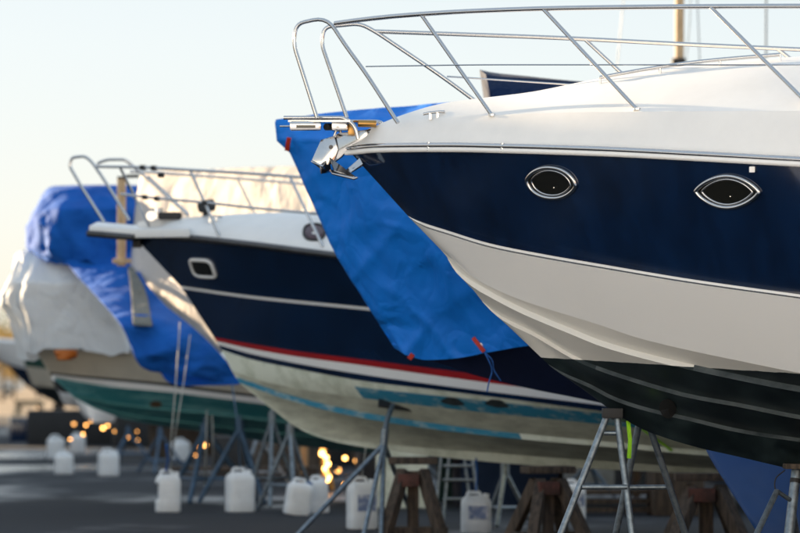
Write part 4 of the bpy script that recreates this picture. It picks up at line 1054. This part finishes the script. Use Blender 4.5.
for i,(px,py,Y,q) in enumerate(FL):
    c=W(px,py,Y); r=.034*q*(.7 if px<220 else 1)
    t=thing('sun_glint','small glowing amber ball standing for a sun glint below the far boats','sun_glint',c,'amber sun glints below the far boats')
    v,f=ball(c,r); obj('glint_ball',v,f,M_glint if i%3 else M_glint2,t,sharp=80)
    v,f=cyl(c+V((0,0,r*.8)),r*.5,r*.8,10); obj('glint_cap',v,f,M_rubber,t)  # cap and stem are invented, no fitting hangs here
    T('glint_stem',[c+V((0,0,r*1.4)),c+V((0,0,r*1.4+.25))],.006,M_rubber,t,6)

# ------------------------------------------------------------------ sailing boat far behind (mast and rigging)
sb=Frame(600,38,20)
sbt=thing('sailing_boat','sailing boat behind, its bare tan mast rising above the white coachroof','sailing boat',sb.O)
r1=row(sb,[(600,330),(800,330),(1200,330)],1.4,p=2.2,Lm=4,L=8.5); r2=row(sb,[(615,352),(800,352),(1200,352)],1.2,p=2.,Lm=4,L=8.5); r3=[(s,0,.75,px) for s,b,z,px in r2]; r3[0]=(r2[0][0],0,r2[0][2],r2[0][3])
v,f,mi=loft(sb,[r1,r2,r3],[0,1],[4,4]); obj('hull',v,f,[M_white,M_canvas],sbt,mi)
v,f,mi=loft(sb,[r1,[(s,0,z+.1,px) for s,b,z,px in r1]],None,[3]); obj('deck',v,f,M_deck,sbt)
m0=W(678.5,330,37.5); mt_=V((m0.x+.03,m0.y,12.5))
T('mast',[m0,V((m0.x+.012,m0.y,5.6)),mt_],.052,M_palewood,sbt,12)
q=W(678.5,62,37.4); obj('mast_collar',*box(q,(.15,.15,.08)),M_rubber,sbt,bevel=.01)
obj('spreader',*beam(W(640,-60,37.5),W(718,-60,37.5),.05,.03),M_steel,sbt)
T('shroud',[W(612,120,38.2),mt_],.0045,M_steeld,sbt,6); T('shroud',[W(702,120,37.),mt_-V((0,0,2))],.006,M_steeld,sbt,6)
T('halyard',[W(686,64,37.3),W(690,20,37.3),W(692,-60,37.3)],.006,M_rope,sbt,6)
T('whip_aerial',[W(765,300,37),W(766.5,-60,37)],.010,M_steeld,sbt,6)
# ------------------------------------------------------------------ far left: trestle, van, trees, and added unseen sheds
M_leaf=mat('autumn_leaves',(.30,.20,.05),.7,c2=(.14,.13,.03),vscale=.8,transl=.45)
M_leafg=mat('olive_leaves',(.09,.11,.03),.7,c2=(.05,.07,.02),vscale=.8,transl=.35)
M_bark=mat('bark',(.10,.075,.05),.9,vary=.3)
sh=thing('saw_horse','pale sunlit saw horse standing on the far asphalt at the left edge','saw horse',G(24,92,0))
obj('top_bar',*beam(G(17,92,.62),G(42,91.6,.62),.22,.16),M_palewood,sh,bevel=.01)
for x,x2 in ((18,12),(20,22),(38,40),(40,45)): obj('leg',*beam(G(x,92,.56),G(x2,91.5+random.uniform(-.3,.3),0),.10),M_palewood,sh)
def wheel(c,t,r=.33):
    v,f=cyl(c,r,.2,20,V((0,1,0))); w_=obj('wheel',v,f,M_rubber,t); v,f=cyl(c-V((0,.01,0)),r*.55,.05,16,V((0,1,0))); obj('rim',v,f,M_steel,w_)
vn=thing('parked_van','white van parked in the sun at the far left edge','van',G(4,215,0))
c=G(-14,215,0)
prof=[(-2.3,.4),(-2.3,1.0),(-1.9,1.15),(-1.2,1.9),(2.2,1.95),(2.35,.4)]
vs=[c+V((x,y,z)) for y in (-.9,.9) for x,z in prof]; n=6
obj('body',vs,[tuple(range(n)),tuple(range(n,2*n))[::-1]]+[(i,(i+1)%n,n+(i+1)%n,n+i) for i in range(n)],M_white,vn,bevel=.06)
for x in (-1.4,1.5): wheel(c+V((x,-.95,.33)),vn)
obj('window',*box(c+V((-.95,-.905,1.45)),(.8,.02,.45)),M_glass,vn)
def tree(label,px,Y,h,r,m,seed,grp='trees along the far edge of the yard'):
    rnd=random.Random(seed); c=G(px,Y,0); t=thing('tree',label,'tree',c,grp)
    parts=[tube([c,c+V((.05,0,h*.3)),c+V((0,.1,h*.75))],h*.028,8,r2=h*.008)]
    for k in range(6):
        a=rnd.uniform(0,6.28); z=h*rnd.uniform(.28,.55); parts.append(tube([c+V((0,0,z)),c+V((math.cos(a)*r*.35,math.sin(a)*r*.35,z+h*.14)),c+V((math.cos(a)*r*.7,math.sin(a)*r*.7,z+h*.22))],h*.011,6,r2=h*.003))
    obj('trunk',*join(*parts),M_bark,t)
    vs=[];fs=[]
    cl=[(c+V((rnd.gauss(0,.42)*r,rnd.gauss(0,.42)*r,h*rnd.uniform(.36,.95))),r*rnd.uniform(.22,.42)) for _ in range(26)]
    for p,cr_ in cl:
        for _ in range(70):
            q=p+V((rnd.gauss(0,1),rnd.gauss(0,1),rnd.gauss(0,.8)))*cr_*.5; s=rnd.uniform(.10,.22)*h/8
            a=V((rnd.gauss(0,1),rnd.gauss(0,1),rnd.gauss(0,1))).normalized(); b=a.cross(V((rnd.gauss(0,1),rnd.gauss(0,1),rnd.gauss(0,1)))).normalized()
            k=len(vs); vs+=[q-a*s,q+b*s*.6,q+a*s,q-b*s*.6]; fs.append((k,k+1,k+2,k+3))
    obj('crown',vs,fs,m,t,weld=False,sharp=180)
tree('low golden tree at the far left edge, just behind the van',2,175,3.9,2.3,M_leaf,1)
tree('smaller golden tree touching the left edge of the white tarpaulin',14,190,3.1,1.6,M_leaf,2)
tree('olive tree beyond the trees at the left edge',-22,195,5.6,3.2,M_leafg,3)
tree('dark olive tree hidden mostly by the white tarpaulin',38,210,4.2,2.6,M_leafg,4)
def building(label,x0,x1,y0,y1,h,mw,mr,pitch=1.6,wins=()):  # unseen buildings
    cx=(x0+x1)/2; t=thing('unseen_shed',label,'shed',(cx,(y0+y1)/2,0))
    w=[(x0,y0,0),(x1,y0,0),(x1,y1,0),(x0,y1,0),(x0,y0,h),(x1,y0,h),(x1,y1,h),(x0,y1,h)]
    obj('wall',w,[(0,1,5,4),(1,2,6,5),(2,3,7,6),(3,0,4,7)],mw,t)
    o=.35; my=(y0+y1)/2
    rf=[(x0-o,y0-o,h-.1),(x1+o,y0-o,h-.1),(x1+o,my,h+pitch),(x0-o,my,h+pitch),(x0-o,y1+o,h-.1),(x1+o,y1+o,h-.1)]
    obj('roof',rf,[(0,1,2,3),(3,2,5,4),(0,3,4),(1,5,2)],mr,t,solid=.08)
    k=max(2,int((x1-x0)/6))
    for i in range(k):
        xx=x0+(i+.5)*(x1-x0)/k
        for yy,sg in ((y0,-1),(y1,1)):
            obj('door' if i%2 else 'window',*box((xx,yy+sg*.02,(1.5 if i%2 else h*.6)),((2.8,.08,3.) if i%2 else (1.6,.08,1.1))),M_steeld if i%2 else M_glass,t)
M_unseen_brown=mat('unseen_brown_cladding',(.30,.20,.14),.85,vary=.3,vscale=2,mscale=(1,1,.2)); M_unseen_roof=mat('unseen_roof_sheet',(.12,.12,.13),.6,vary=.2); M_pale=mat('unseen_pale_cladding',(.74,.81,.90),.8,vary=.1)
building('long brown clad shed added out of view to shade the yard from the left',-27,-22,49,75.,5.7,M_unseen_brown,M_unseen_roof,.5)  # out of view, added to keep the low parts in shade
building('tall brown clad shed added out of view on the left to shade the near boats',-27,-22,36.5,48.3,7.8,M_unseen_brown,M_unseen_roof,.2)  # unseen, its height set to shade the near hull sides
building('pale clad shed added out of view beyond a gap for the sun stripe',-27,-22,81.0,101,5.9,M_pale,M_unseen_roof,.6)  # unseen, the gap before it lets a stripe of sun through
building('pale rendered workshop added unseen behind the camera to bounce light at the boats',-24,42,-24,-7,9.5,M_pale,M_unseen_roof,1.6)  # added behind the camera as a sunlit bounce wall


sd=obj('sunlit_far_ground',[(-300,112,.004),(300,112,.004),(300,420,.004),(-300,420,.004)],[(0,1,2,3)],mat('sunlit_ground_colour',(.34,.25,.16),.95,c2=(.20,.15,.10),vscale=.4,bump=.3,bscale=30),loc=(0,112,.004)); tag(sd,kind='structure')  # far ground sheet, warm sunlight is put into its colour

sd=obj('bounce_apron',[(-45,-7.4,.004),(70,-7.4,.004),(70,16,.004),(-45,16,.004)],[(0,1,2,3)],mat('bounce_concrete',(.66,.68,.72),.9,c2=(.56,.58,.61),vscale=.5,bump=.1,bscale=20),loc=(0,0,.004)); tag(sd,kind='structure')  # pale sheet added out of view to bounce light upward

ws=[o for o in bpy.data.objects if o.get('label','').startswith('pale rendered workshop')][0]
obj('reflected_plinth',*box((24,-6.9,1.6),(36,.2,3.2)),mat('brown_reflection',(.26,.12,.07),.85,vary=.3,vscale=1.),ws)  # unseen brown strip added for its reflection in the navy hull
